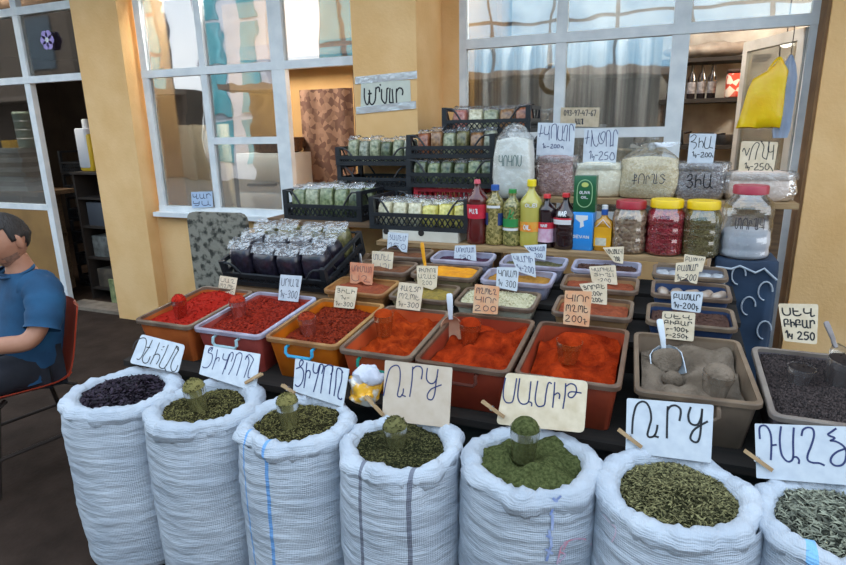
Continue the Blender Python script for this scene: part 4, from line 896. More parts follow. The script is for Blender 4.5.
red_drink = mat('dark_red_juice', (92, 26, 26), (74, 18, 20), 8, .1, coat=.8)
black_juice = mat('black_red_syrup', (36, 16, 22), (26, 12, 18), 8, .1, coat=.8)
red_cap = mat('red_cap', (200, 44, 50), None, rough=.35); blue_cap = mat('blue_cap', (36, 84, 160), None, rough=.35); green_cap = mat('green_cap', (40, 130, 60), None, rough=.35); yellow_cap = mat('yellow_cap', (232, 208, 30), None, rough=.35); pink_cap = mat('pink_cap', (206, 84, 100), None, rough=.35)
lab_red = mat('red_label', (206, 40, 62), (186, 30, 50), 30, .4); lab_white = mat('white_label', (214, 216, 218), None, rough=.4); lab_blue = mat('navy_label', (32, 56, 112), None, rough=.4); lab_green = mat('green_label', (44, 134, 70), None, rough=.4); lab_orange = mat('orange_label', (228, 132, 40), (216, 156, 60), 60, .4, voronoi=True)
lab_pink = mat('pink_fruit_label', (196, 150, 176), (214, 190, 206), 40, .4)
YB = 2.79
t, pf = bottle('bottle of dark red juice with pink cap, leftmost on the shelf', (477, 246), YB, red_drink, pink_cap, .318, .053, .015, .08, .0155)
o_, R = band(t, pf, .13, .20, lab_red); wrap_text(t, R, 'ԹԱՆ', .168, .022, .045, .004, lab_white)
t, pf = bottle('blue-capped bottle of olive pieces with navy side patches', (494.5, 246), YB, olive_m, blue_cap, .295, .046, .017, .04, .0195, caph=.03)
band(t, pf, .10, .16, lab_blue, 'side_patch', -PI*.98, -PI*.68); band(t, pf, .10, .16, lab_blue, 'side_patch', -PI*.32, -PI*.02)
o_, R = band(t, pf, .185, .197, lab_white, 'label_band', -PI*.75, -PI*.25)
t, pf = bottle('green-capped bottle of olive pieces with a green leafy label', (511.5, 246), YB, olive_g, green_cap, .275, .046, .017, .04, .0185)
o_, R = band(t, pf, .095, .135, lab_green, 'label_band', -PI*.85, -PI*.2); wrap_text(t, R, '', .14, .05, .04, .007, lab_green, traces=[[(.1, .2), (.4, .6), (.7, .7), (.95, 1.1)], [(.3, .5), (.5, 1.0), (.55, 1.3)], [(.6, .7), (.9, .5)]]); band(t, pf, .078, .09, lab_white, 'lower_band', -PI*.85, -PI*.2)
t, pf = bottle('tall bottle of pale yellow oil with bright yellow cap', (530, 246.5), YB, oil_m, yellow_cap, .322, .053, .016, .02, .021, caph=.034, shoulder=.66)
o_, R = band(t, pf, .078, .125, lab_orange, 'label_band', -PI*.95, -PI*.25); wrap_text(t, R, 'OLEI', .205, .014, .055, .0035, lab_white); wrap_text(t, R, 'OIL', .10, .02, .035, .004, lab_white, ac=-PI*.6)
t, pf = bottle('slim black-red bottle with red cap and pink fruit label', (545.5, 248), YB, black_juice, red_cap, .255, .044, .014, .03, .017, shoulder=.72)
o_, R = band(t, pf, .03, .125, lab_pink); band(t, pf, .095, .125, lab_red, 'red_band', off=.0018); wrap_text(t, R, 'NAR', .11, .012, .03, .003, lab_white, off=.003)
t, pf = bottle('broad black-red ribbed bottle with red cap beside the blue tin', (564, 249), YB, black_juice, red_cap, .262, .056, .014, 0, .0175, shoulder=.6, ribs=4)
o_, R = band(t, pf, .12, .142, lab_white, 'label_band', -PI*.9, -PI*.3); wrap_text(t, R, 'NAR', .17, .02, .035, .004, lab_white, ac=-PI*.55); band(t, pf, .142, .15, lab_red, 'red_band', -PI*.9, -PI*.3)
# blue tin with green carton on it
p = at_y(582, 250, YB); t = thing('oil_tin', 'bright blue rectangular tin between the black bottle and the flat yellow bottle', 'tin', (p.x, YB, SHZ), -.12)
blue_tin = mat('blue_tin', (40, 140, 218), (34, 128, 206), 5, .3, coat=.4)
MB().rbox(0, 0, 0, .104, .075, .178, .008).build('tin_body', blue_tin, t, smooth=40)
mb = MB(); text_on(mb, 'SEVAN', 0, 0, .072, .012, .003); mb.build('label_print', lab_white, t, smooth=0, rotM=Matrix.Translation((0, -.0378, .065)) @ Matrix.Rotation(PI/2, 4, 'X'))
mb = MB(); mb.prism([(-.028, .03), (.028, .03), (.028, .012), (.008, .004), (.012, -.02), (-.006, -.03), (-.006, -.004), (-.028, .012)], .0006); mb.build('white_emblem', lab_white, t, smooth=0, rotM=Matrix.Translation((0, -.0382, .135)) @ Matrix.Rotation(PI/2, 4, 'X'))
t = thing('oil_carton', 'dark green carton with pale oval emblem, standing on the blue tin', 'carton', (p.x+.003, YB+.005, SHZ+.1785), -.05)
green_box = mat('green_carton', (24, 92, 52), (20, 80, 44), 8, .35, coat=.3)
MB().rbox(0, 0, 0, .10, .06, .165, .003).build('carton_body', green_box, t, smooth=40)
RX = Matrix.Rotation(PI/2, 4, 'X'); pale_gold = mat('pale_gold_print', (186, 196, 110), None, rough=.4)
mb = MB(); ov = [(.034*math.cos(a*PI/12), .062*math.copysign(abs(math.sin(a*PI/12))**.6, math.sin(a*PI/12))) for a in range(25)]; ribbon(mb, ov, .0035); mb.build('oval_border', mat('pale_green_print', (150, 190, 140), None, rough=.4), t, smooth=0, rotM=Matrix.Translation((0, -.0302, .085)) @ RX)
mb = MB(); mb.prism([(.016*math.cos(a*PI/10), .011*math.sin(a*PI/10)) for a in range(20)], .0004); mb.build('emblem', pale_gold, t, smooth=0, rotM=Matrix.Translation((0, -.0306, .125)) @ RX)
mb = MB(); text_on(mb, 'OLIVA', 0, 0, .045, .012, .0028); text_on(mb, 'OIL', 0, -.022, .03, .01, .0025); mb.build('label_print', lab_white, t, smooth=0, rotM=Matrix.Translation((0, -.0304, .09)) @ RX)
# flat yellow-labelled bottle
p = at_y(602.5, 250, YB); t = thing('oil_bottle', 'flat square bottle with yellow label and blue-white cap', 'bottle', (p.x, YB, SHZ), -.08)
amber = mat('amber_oil', (196, 140, 30), (176, 120, 24), 8, .1, coat=.8)
L = []
for z, w, d, r in ((0, .078, .05, .014), (.004, .084, .056, .016), (.125, .084, .056, .016), (.14, .07, .05, .016), (.152, .036, .034, .014), (.16, .028, .028, .0135), (.168, .028, .028, .0135)):
    L.append([(x, y, z) for x, y in rrect(w, d, r, 5)])
MB().loft(L).build('bottle_body', amber, t, smooth=50)
MB().rbox(0, -.0275, .022, .078, .002, .09, .0008).build('label_band', mat('yellow_label', (228, 168, 30), (216, 152, 24), 20, .4), t, smooth=0)
MB().box(-.03, .018, -.0292, -.0285, .026, .062).build('white_patch', mat('pale_label_patch', (206, 204, 186), (180, 178, 160), 60, .5), t, smooth=0)
MB().lathe([(.015, .166), (.0155, .19), (.013, .192)], 20).build('cap', blue_cap, t, smooth=40); MB().lathe([(.014, .192), (.0145, .208), (.012, .211)], 20).build('cap_top', lab_white, t, smooth=40)
mb = MB().tube([(-.032, -.030, .112), (-.02, -.034, .124), (0, -.034, .148), (.02, -.034, .124), (.032, -.030, .112)], .0018, 6); mb.build('neck_ring', lab_white, t)

jar_clear = clear('jar_plastic', (.95, .97, .97), .14, .05)
def jar(label, px, r, h, capm, Y=YB, z0=SHZ, capr=.78, bulge=0.0, cont=None, level=.9, cname=None, clabel=None, ccat='preserve', waist=True):
    p = at_y(px[0], px[1], Y); t = thing('storage_jar', label, 'jar', (p.x, Y, z0))
    hb = h-.034; n = 36
    prof = [(r*.86, 0), (r*.97, .006), (r, .02)]
    for k in range(1, 16):
        s = k/16; prof.append((r*(1-(.035*max(0, math.sin(2*PI*s*3)) if waist else 0)), .02+(hb*.78-.02)*s))
    prof += [(r*.985, hb*.80), (r*.93, hb*.88), (r*capr*1.02, hb*.96), (r*capr*.95, hb), (r*capr*.95, h-.03)]
    MB().lathe(prof, n, cap1=False).build('jar_wall', jar_clear, t, smooth=50)
    cr_ = r*capr; L = [[(cr_*(1+.022*(i % 2))*k2*math.cos(2*PI*i/60), cr_*(1+.022*(i % 2))*k2*math.sin(2*PI*i/60), z) for i in range(60)] for k2, z in ((1.0, h-.036), (1.03, h-.034), (1.03, h-.006), (.98, h), (.90, h))]
    MB().loft(L).build('jar_lid', capm, t, smooth=30)
    if cont:
        hl = hb*level; pr = [(q[0]*.965, q[1]+.003) for q in prof if q[1] < hl]
        pr += [(pr[-1][0]*.9, hl+.004), (pr[-1][0]*.4, hl+.01), (.001, hl+.011)]
        o = MB().lathe(pr, n).build(cname, cont, None, (p.x, Y, z0), smooth=50); tag(o, clabel, ccat, None, 'stuff')
    return t
nut_m = mat('nuts', (150, 116, 92), (204, 176, 146), 62, .5, voronoi=True, bump=1, lo=.1, hi=.9); berry_m = mat('red_berries', (160, 24, 44), (206, 58, 74), 120, .4, voronoi=True, bump=.8, lo=.1, hi=.9); seed_m = mat('green_seeds', (122, 108, 62), (158, 142, 92), 150, .6, voronoi=True, bump=.8, lo=.1, hi=.9); powder_w = mat('white_powder', (226, 228, 236), (214, 216, 226), 20, .8)
lid_red = mat('red_lid', (170, 38, 52), (154, 30, 44), 10, .4); lid_yellow = mat('yellow_lid', (236, 200, 24), (226, 188, 18), 10, .4); lid_rose = mat('rose_red_lid', (174, 58, 76), (158, 46, 64), 10, .4)
jar('clear jar of brown nuts with red lid', (628, 250), .078, .236, lid_red, cont=nut_m, level=.93, cname='shelled_nuts', clabel='brown speckled nuts filling the red-lidded jar', ccat='nuts', capr=.8)
jar('clear jar of red berries with yellow lid', (663, 250.5), .082, .245, lid_yellow, cont=berry_m, level=.93, cname='dried_berries', clabel='small red berries filling the first yellow-lidded jar', ccat='berries', capr=.8)
jar('clear jar of greenish seeds with yellow lid', (699, 252), .08, .243, lid_yellow, cont=seed_m, level=.93, cname='dried_seeds', clabel='greenish brown seeds filling the second yellow-lidded jar', ccat='seeds', capr=.8)
BJX = at_y(743, 254, 2.80).x
# blue cloth-covered box carrying the big jar
t = thing('covered_box', 'box draped in dark blue cloth with pale chain pattern under the big jar', 'box', (BJX+.01, 2.83, 0), 0)
navy = mat('navy_cloth', (38, 62, 88), (22, 40, 62), 5, .8, bump=.4, bscale=12)
mb = MB(); N = 48; L = []
for z, k in ((0, 1.06), (.3, 1.03), (.6, 1.01), (.8, 1.0), (.95, .99), (.985, .97), (.99, .93)):
    L.append([(x*k*(1+.03*(1-z)*math.sin(i*1.3)), y*k*(1+.03*(1-z)*math.sin(i*1.7+1)), z) for i, (x, y) in enumerate(rrect(.245, .27, .05, 11))])
mb.loft(L).build('draped_cloth', navy, t, smooth=60)
mb = MB()
for ox, oz in ((-.03, .93), (.075, .87), (.02, .80), (.09, .70), (-.06, .78)):
    pts = [(ox+.026*math.cos(a), oz+.04*math.sin(a), 0) for a in [k*PI/8 for k in range(13)]]
    mb.tube([(x, -.1385-.006*(1-z), z) for x, z, _ in pts], .0035, 6)
mb.tube([(-.12, -.139, .96), (-.06, -.139, .955), (-.03, -.139, .97), (.03, -.139, .945), (.06, -.139, .965), (.11, -.139, .92)], .005, 6)
mb.build('chain_pattern', mat('pale_cloth_print', (170, 178, 186), (140, 150, 164), 30, .8), t)
jar('largest jar, rose red lid, half full of white powder', (743, 254), .098, .305, lid_rose, Y=2.80, z0=.991, cont=powder_w, level=.42, cname='white_powder', clabel='white powder half filling the largest jar', ccat='powder', capr=.66)
# handwriting on the big jar
bigjar = [o for o in bpy.data.objects if o.name.startswith('storage_jar')][-1]
wrap_text(bigjar, lambda z: .098, 'ԽՈՒՆԿ', .155, .045, .11, .0035, ink_grey)

# ================================================================== BAGS ON THE UPPER SHELF
film = clear('bag_film', (.95, .96, .96), .05, .14, bump=.9, bscale=26, white=.06, bdist=.03)
film_w = clear('cloudy_film', (.9, .92, .95), .16, .2, bump=.8, bscale=30, white=.34, bdist=.03)
USZ = 1.2
def big_bag(label, clabel, cname, x, y, w, d, h, m, open_top=True, knot=False, seed=0, top=.12, z0=USZ, narrow=0.0, ccat='dry goods', nof=1, pucker=1):
    t = thing('plastic_bag', label, 'bag', (x, y, z0)); N = 48
    def ring(z, k, infl):
        out = []
        for i in range(N):
            a = 2*PI*i/N; c, s = math.cos(a), math.sin(a)
            e = 2/3.2; X = math.copysign(abs(c)**e, c)*w/2*k; Y = math.copysign(abs(s)**e, s)*d/2*k
            q = noise.noise(Vector((c*1.5+seed, s*1.5, z*9)))*.012+noise.noise(Vector((c*5+seed, s*5, z*26)))*.004
            out.append((X*(1+q/(w/2))+0, Y*(1+q/(d/2)), z))
        return out
    body = [(0.0, .84), (.008, .93), (.03, 1.0), (.35*h, 1.04), (.7*h, 1.0-narrow*.5), (h, .95-narrow)]
    fillz = h*(1-top)
    L = [ring(z, k, 0) for z, k in body]
    if open_top:   # rolled mouth
        L += [ring(h+.008, .99-narrow, 0), ring(h+.004, 1.05-narrow, 0), ring(h-.02, 1.06-narrow, 0), ring(h-.028, 1.03-narrow, 0)]
    else:
        L += [ring(h+.02, .8-narrow, 0), ring(h+.05, .5, 0), ring(h+.07, .2, 0)]
    MB().loft(L, True, not open_top).build('bag_film', film, t, smooth=60)
    if knot:
        mb = MB()
        for k in range(9):
            a = 2*PI*k/9+seed; l = .06+.03*random.random()
            mb.add([(0, 0, h+.055), (math.cos(a)*l*1.5, math.sin(a)*l*.6, h+.05+.03*random.random()), (math.cos(a+.6)*l*1.4, math.sin(a+.6)*l*.5, h+.045+.04*random.random()), (.01*math.cos(a), 0, h+.08)], [(0, 1, 2, 3)])
        mb.ball((0, 0, h+.06), .022, .02, .02, 10, 6); mb.build('bag_knot', film_w, t, smooth=60)
    Lc = []
    for z, k in body:
        if z <= fillz: Lc.append([(p[0]*.975, p[1]*.975, max(.004, p[2])) for p in ring(z, k, 0)])
    kz = 1
    for (za, ka), (zb, kb) in zip(body, body[1:]):
        if za <= fillz <= zb+1e-6: kz = ka+(kb-ka)*(fillz-za)/(zb-za)
    Lc.append([(p[0]*.97, p[1]*.97, fillz) for p in ring(fillz, kz*.975, 0)]); Lc.append([(p[0]*.6, p[1]*.6, fillz+.010) for p in ring(fillz, kz, 0)]); Lc.append([(p[0]*.01, p[1]*.01, fillz+.016) for p in ring(fillz, kz, 0)])
    o = MB().loft(Lc).build(cname, m, None, (x, y, z0), smooth=60); tag(o, clabel, ccat, None, 'stuff')
    return t
lentil = mat('mauve_lentils', (150, 108, 104), (178, 140, 132), 120, .7, voronoi=True, bump=.6); semol = mat('cream_meal', (242, 234, 210), (228, 218, 190), 60, .8, bump=.4, bscale=160); sesame = mat('sesame_seed', (242, 226, 186), (226, 206, 164), 150, .7, voronoi=True, bump=.5); chia = mat('grey_seed', (112, 104, 106), (146, 138, 138), 170, .7, voronoi=True, bump=.5); coconut = mat('white_flour', (240, 240, 234), (228, 228, 220), 20, .85); pale_p = mat('pale_pink_meal', (224, 204, 190), (208, 186, 172), 60, .8, bump=.4, bscale=160)
def bx(px, Y): return at_y(px, 180, Y).x
b1 = big_bag('tall clear bag of white flour beside the crates', 'white flour inside the tall bag beside the crates', 'white_flour', bx(513, 2.93), 2.95, .205, .15, .30, coconut, False, False, 1.3, .05, z0=1.2, narrow=.1)
mb = MB()
for k in range(7):
    a = -1+2*k/6; mb.add([(a*.09, -.02, .29), (a*.09+.03, .02, .29), (a*.06+.02, .01, .37-.05*abs(a)), (a*.06, -.015, .36-.05*abs(a))], [(0, 1, 2, 3)])
mb.build('bag_top', film, b1, smooth=60)
big_bag('open clear bag of mauve lentils under a blue-lettered card', 'mauve lentils in the bag under a card', 'lentils', bx(556, 3.1), 3.12, .215, .17, .20, lentil, True, False, 2.1, .02)
big_bag('open clear bag of cream meal behind the green carton', 'cream meal in the bag behind the green carton', 'cream_meal', bx(599, 3.1), 3.12, .25, .17, .165, semol, True, False, 3.7, .02)
sb = big_bag('knotted clear bag of pale yellow sesame above the berry jar', 'pale yellow sesame in the knotted bag', 'sesame_seeds', bx(649, 3.1), 3.10, .275, .18, .185, sesame, False, True, 4.9, .0)
cb = big_bag('open clear bag of grey seeds with handwriting on the front', 'grey seeds in the written bag', 'chia_seeds', bx(699, 3.1), 3.12, .245, .18, .165, chia, True, False, 6.1, .05)
big_bag('low clear bag of pale pinkish meal behind the largest jar', 'pale pinkish meal behind the largest jar', 'pink_meal', bx(758, 3.1), 3.10, .29, .17, .125, pale_p, True, False, 7.4, .0)
def write_bag(t, s, w, h, zc, yoff, lw, m):
    mb = MB(); text_on(mb, s, 0, 0, w, h, lw); mb.build('handwriting', m, t, smooth=0, rotM=Matrix.Translation((0, yoff, zc)) @ RX)
write_bag(cb, 'ՉԻԱ', .11, .06, .09, -.105, .005, ink_black); write_bag(sb, 'ՔՈՒՆՋ', .15, .045, .10, -.106, .0035, ink_grey); write_bag(b1, 'ԿՈԿՈՍ', .11, .05, .19, -.09, .0045, mat('grey_green_marker', (96, 116, 112), None))
nU = Vector((-.1, -1, .12))
Z1 = (530, 110, 5.64); Z2 = (670, 110, 6.277)
card('price_sign', 'white card with blue writing and 200 on the bag of mauve lentils', 'sign', [(538, 122.5), (575.5, 123.5), (573, 160), (536, 159.5)], at_y(555, 160, 3.08), nU, card_white, ink_blue,
 ['55 150 62 110 64 85', '50 135 75 130', '85 95 80 130 92 140 105 130 110 90', '108 130 108 170', '120 160 122 100 135 80 150 90 150 170', '160 90 155 150 165 170 180 165 185 90', '180 165 195 175', '190 130 200 90 212 95 205 175', '222 175 225 90 240 85 248 115', '72 195 78 190 76 215', '85 200 82 212 90 210', '95 207 107 207', '118 197 126 193 128 200 116 215 130 215', '140 195 135 210 145 213 148 198 140 195', '158 196 153 211 163 213 166 198 158 196', '175 203 178 213 185 205 188 220'], Z1, lw=.0038, r=.003)
card('price_sign', 'white card with blue writing and 250 on the bag of cream meal', 'sign', [(584.5, 128.5), (619, 129.5), (615.5, 165), (582.5, 164)], at_y(600, 165, 3.08), nU, card_white, ink_blue,
 ['318 190 325 150 328 115', '312 160 335 155', '345 205 350 140 348 115', '348 120 360 190 375 205 385 190', '395 130 385 160 395 190 415 180 425 130 410 125 398 150 410 175', '430 205 432 130 445 115 455 140 452 205', '452 205 470 195', '468 205 472 130 485 112 495 135', '335 240 345 232 340 275', '352 250 350 268 362 262 358 285', '368 255 382 255', '390 240 405 235 408 250 388 280 412 280', '440 237 425 240 422 255 438 258 438 275 420 280', '460 240 450 265 458 282 475 275 472 245 460 240'], Z1, lw=.0036, r=.003)
card('price_sign', 'bluish white card with three letters and 200 on the grey seeds', 'sign', [(690, 133.5), (716.5, 133.8), (713, 164), (687, 163.5)], at_y(700, 164, 3.08), nU, card_white, ink_black,
 ['130 170 150 155 165 165 150 190 132 200 160 205 165 225 148 245', '185 175 180 235', '183 205 200 195 210 215 205 235', '225 170 215 215 222 240 245 235 255 190 258 165', '250 235 270 240', '140 268 148 262 146 290', '158 275 155 290 165 285 160 300', '172 280 184 280', '195 270 208 265 210 278 192 295 215 295', '228 268 220 288 232 295 238 275 228 268', '250 268 242 288 254 295 260 275 250 268', '265 285 270 297'], Z2, lw=.0034, r=.002)
card('price_sign', 'cream card with cut corner marked 250 on the pinkish meal', 'sign', [(741.5, 141), (778.5, 142), (773, 174.5), (738, 173)], at_y(757, 174, 3.06), nU, card_cream, ink_black,
 ['455 260 465 240 475 262 480 285 500 240', '495 315 515 240 540 205 560 215 545 260 535 310', '580 200 570 195 590 230 580 290 605 310', '605 310 620 245 620 200', '625 200 615 250 630 265 650 255', '652 220 645 310', '470 340 480 332 475 365', '488 350 484 365 498 358 492 380', '505 355 520 355', '530 340 548 335 550 350 528 375 556 375', '585 335 568 338 566 355 584 358 582 375 562 378', '605 338 596 362 608 376 622 360 618 340 605 338', '630 355 638 368 645 385'], Z2, lw=.0036, r=.010)
card('phone_card', 'yellowish card with a handwritten phone number stuck inside the right window', 'sign', [(561, 107.5), (599.5, 107.5), (598.5, 127), (560, 126)], Vector((0, 3.94, 1.5)), Vector((0, -1, 0)), card_cream, ink_grey, lines=[('093-97-47-67', 1), ('ՎԱՆ', .25)], lw=.005, r=.001)
# paper sign taped to the pillar
card('paper_sign', 'pale handwritten paper taped flat on the middle pillar', 'sign', [(361, 82), (410, 80), (411, 105), (360.5, 108)], Vector((0, 3.486, 1.6)), Vector((0, -1, 0)), mat('pale_paper', (206, 210, 196), (196, 200, 188), 20, .5), ink_black,
 ['140 210 140 300 155 370 175 390 190 360 195 300', '195 230 200 260 200 360 225 390 250 370 265 320 270 200', '185 270 220 265', '270 215 290 195 310 205 312 245', '335 220 335 320 355 360 375 375 390 340 395 215', '395 215 410 205', '430 210 425 300 425 365', '455 220 460 300 465 375', '425 365 465 375', '318 165 322 172', '505 380 500 280 505 215', '505 240 530 205 560 210 575 240 570 280'], (352, 70, 11.3), lw=.010, r=.002, t=.002)
tape = clear('packing_tape', (.97, .98, 1), .3, .15, bump=.8, bscale=40, white=.5, wcol=(.95, .95, .95))
for k, (a, b) in enumerate((((355, 81), (417, 75)), ((356, 111), (416, 105)))):
    A = at_y(a[0], a[1], 3.484); B = at_y(b[0], b[1], 3.484)
    mb = MB(); mb.add([A+Vector((0, 0, -.02)), B+Vector((0, 0, -.02)), B+Vector((0, 0, .025)), A+Vector((0, 0, .025)), A+Vector((0, .001, -.02)), B+Vector((0, .001, -.02)), B+Vector((0, .001, .025)), A+Vector((0, .001, .025))], [(0, 1, 2, 3), (7, 6, 5, 4), (0, 4, 5, 1), (1, 5, 6, 2), (2, 6, 7, 3), (3, 7, 4, 0)])
    tag(mb.build('tape_strip', tape, None, smooth=0), ('upper', 'lower')[k]+' strip of shiny clear tape across the paper on the pillar', 'tape')

# ================================================================== CRATES
black_pl = mat('black_crate_plastic', (34, 37, 42), (26, 28, 32), 12, .45); red_pl = mat('red_crate_plastic', (196, 36, 52), (176, 28, 44), 12, .45)
def crate(label, x, y, z, w, d, h, m=black_pl, rot=None, open_arch=True, group=None, hf=.52):
    t = thing('plastic_crate', label, 'crate', (x, y, z), 0, group, rot or (0, 0, 0)); k = .016
    mb = MB(); n = 9
    for i in range(n+1):
        yy = -d/2+.01+(d-.02)*i/n; mb.box(-w/2+.01, w/2-.01, yy-.006, yy+.006, .003, .012)
    for i in range(7):
        xx = -w/2+.01+(w-.02)*i/6; mb.box(xx-.006, xx+.006, -d/2+.01, d/2-.01, .002, .011)
    mb.build('crate_base', m, t, smooth=0)
    def side(L, nm, M):
        mb = MB(); hh = h*hf
        mb.box(-L/2, L/2, -.006, .006, 0, .022); mb.box(-L/2, L/2, -.007, .007, hh-.02, hh)
        s = .03; nn = int(L/s)
        for i in range(nn):
            x0 = -L/2+i*L/nn; x1 = x0+L/nn
            for a, b in (((x0, .02), (x1, hh-.018)), ((x1, .02), (x0, hh-.018))):
                v = Vector((b[0]-a[0], 0, b[1]-a[1])).normalized(); q = Vector((v.z, 0, -v.x))*.0032
                p0, p1 = Vector((a[0], 0, a[1])), Vector((b[0], 0, b[1]))
                vs = [p0+q, p1+q, p1-q, p0-q]; vs = [(p.x, -.003, p.z) for p in vs]+[(p.x, .003, p.z) for p in vs]
                mb.add(vs, [(0, 1, 2, 3), (7, 6, 5, 4), (0, 4, 5, 1), (1, 5, 6, 2), (2, 6, 7, 3), (3, 7, 4, 0)])
        if open_arch:   # carrying arches rising to the corners
            for sg in (-1, 1):
                mb.tube([(sg*L/2, 0, h-.006), (sg*(L/2-.05), 0, h-.008), (sg*(L/2-.075), 0, h*.8), (sg*(L/2-.11), 0, hh-.01)], .0055, 6)
        mb.build(nm, m, t, smooth=0, rotM=M)
    side(w-.02, 'crate_side', Matrix.Translation((0, -d/2+.007, 0))); side(w-.02, 'crate_side', Matrix.Translation((0, d/2-.007, 0)))
    RZ = Matrix.Rotation(PI/2, 4, 'Z')
    side(d-.02, 'crate_end', Matrix.Translation((-w/2+.007, 0, 0)) @ RZ); side(d-.02, 'crate_end', Matrix.Translation((w/2-.007, 0, 0)) @ RZ)
    for sx in (-1, 1):
        MB().box(sx*(w/2-.007)-.007, sx*(w/2-.007)+.007, -d/2+.02, d/2-.02, h-.02, h).build('top_rail', m, t, smooth=0)
        for sy in (-1, 1):
            MB().box(sx*(w/2-.016)-.014, sx*(w/2-.016)+.014, sy*(d/2-.014)-.012, sy*(d/2-.014)+.012, 0, h).build('corner_post', m, t, smooth=0)
    return t
ORD = ['first', 'second', 'third', 'fourth', 'fifth', 'sixth', 'seventh']
cello = clear('cellophane_flap', (.95, .97, 1), .22, .14, bump=1.0, bscale=30, white=.12, bdist=.04)
def herb_bag_mesh(w, d, h, seed):
    mb = MB(); L = []
    for z, k, f in ((0, .82, .9), (.01, .95, 1), (h*.35, 1, 1.08), (h*.65, .98, 1), (h*.8, .93, .8), (h*.86, .8, .5)):
        row = []
        for i in range(20):
            a = 2*PI*i/20; c, s = math.cos(a), math.sin(a); e = .62
            x = math.copysign(abs(c)**e, c)*w/2*k; y = math.copysign(abs(s)**e, s)*d/2*f
            q = .006*noise.noise(Vector((c*2+seed*1.7, s*2, z*30)))+.003*noise.noise(Vector((c*6, s*6+seed, z*80)))
            row.append((x+c*q, y+s*q, z))
        L.append(row)
    mb.loft(L)
    fl = MB(); n = 8; L = []
    for k in range(7):
        s = k/6; row = []
        zz = h*.84+h*.16*math.sin(s*PI*.75); yy = -d*.34+s*d*.75
        for i in range(n+1):
            u = i/n-.5; row.append((u*w*(.96+.1*s), yy+.006*noise.noise(Vector((u*9+seed, s*5, 1))), zz+.010*noise.noise(Vector((u*13+seed, s*7, 4)))))
        L.append(row)
    fl.loft(L, False, False, closed=False)
    return mb, fl
protos = {}
def herb_bag(label, m, key, w, d, h, M, group, lean=0):
    kk = (key, random.randint(0, 2))
    if kk not in protos:
        a, b = herb_bag_mesh(w, d, h, len(protos)*3.3)
        protos[kk] = (a, b, m)
    if (kk, 'me') not in protos:
        t = thing('herb_bag', label, 'bag', (0, 0, 0), 0, group)
        o1 = protos[kk][0].build('bag_contents', m, t, smooth=60); o2 = protos[kk][1].build('bag_flap', cello, t, smooth=60)
        protos[(kk, 'me')] = (o1, o2)
    else:
        o1, o2 = protos[(kk, 'me')]; t = thing('herb_bag', label, 'bag', (0, 0, 0), 0, group)
        for o in (o1, o2):
            c = o.copy(); COL.objects.link(c); c.parent = t
    t.matrix_world = M @ Matrix.Rotation(random.uniform(-.12, .12), 4, 'Z') @ Matrix.Rotation(lean+random.uniform(-.06, .04), 4, 'X') @ Matrix.Diagonal((random.uniform(.94, 1.04), 1, random.uniform(.95, 1.06), 1))
    return t
def hmat(k, a, b): return mat('bagged_'+k, a, b, 55, .3, coat=.75, bump=.5, bscale=45, detail=6, lo=.3, hi=.68, bdist=.008)
HB = {'purple': hmat('purple', (12, 10, 18), (44, 40, 56)), 'olive': hmat('olive', (58, 58, 30), (132, 126, 82)), 'green': hmat('green', (62, 82, 44), (150, 158, 116)), 'pale': hmat('pale_green', (88, 98, 66), (176, 178, 146)), 'dark': hmat('dark_green', (40, 52, 34), (104, 114, 80)),
      'yellow': hmat('yellow', (170, 156, 40), (232, 222, 130)), 'cream': hmat('cream', (160, 150, 110), (230, 224, 196)), 'brown': hmat('brown', (92, 56, 32), (166, 124, 82)), 'rust': hmat('rust', (110, 46, 26), (170, 104, 66)), 'rose': hmat('rose', (146, 66, 58), (200, 140, 126)), 'grey': hmat('grey_green', (84, 92, 72), (170, 172, 152))}
def fill_crate(ct, cname, w, d, h, rows, bw=None, bd=.07, bh=None, where='crate'):
    """rows: list (front to back) of lists of colour keys"""
    M0 = ct.matrix_basis.copy(); nr = len(rows)
    for r, row in enumerate(rows):
        n = len(row); y = -d/2+.03+(d-.06)*(r+.5)/nr
        for i, key in enumerate(row):
            x = -w/2+.022+(w-.044)*(i+.5)/n; ww = (w-.044)/n*.97; dd = min((d-.06)/nr*.95, bd)
            adj = {'purple': 'dark purple herb', 'olive': 'olive herb', 'green': 'green herb', 'pale': 'pale green herb', 'dark': 'dark green herb', 'yellow': 'yellow chips', 'cream': 'cream chips', 'brown': 'brown herb', 'rust': 'rust brown petals', 'rose': 'rosy petals', 'grey': 'grey-green herb'}[key]
            place = '%s from left' % ORD[i] + ((', %s row' % ('front', 'second', 'third', 'rear')[min(r, 3)]) if nr > 1 else '')
            herb_bag('bag of %s, %s, in %s' % (adj, place, cname), HB[key], (key, round(ww, 3)), ww, dd, bh or h*.95, M0 @ Matrix.Translation((x, y, .013)), 'herb bags in '+cname, -.03)
# sloping crate of purple bags at the left
ca = crate('black crate of purple and olive herb bags sloping towards the tubs', -1.68, 2.43, .878, .60, .40, .125, rot=(math.atan(.31), 0, 0))
bpy.context.view_layer.update()
fill_crate(ca, 'the sloping crate', .60, .40, .125, [['purple']*4, ['purple']*4, ['olive']*4], bh=.175, bd=.12)
cl = crate('black crate of green herb bags standing right behind the sloping crate', -1.79, 3.02, 1.051, .52, .30, .17)
fill_crate(cl, 'the upper left crate', .52, .30, .17, [['green', 'pale', 'green', 'green', 'dark'], ['pale', 'green', 'pale', 'grey', 'green']], bh=.185, bd=.1)
ce1 = crate('lower empty black crate under the crate by the pillar', -1.60, 3.32, 1.051, .50, .30, .145)
ce2 = crate('upper empty black crate under the pale green bags by the pillar', -1.60, 3.32, 1.197, .50, .30, .145)
cp_ = crate('black crate of pale green bags against the middle pillar', -1.60, 3.31, 1.343, .50, .30, .11)
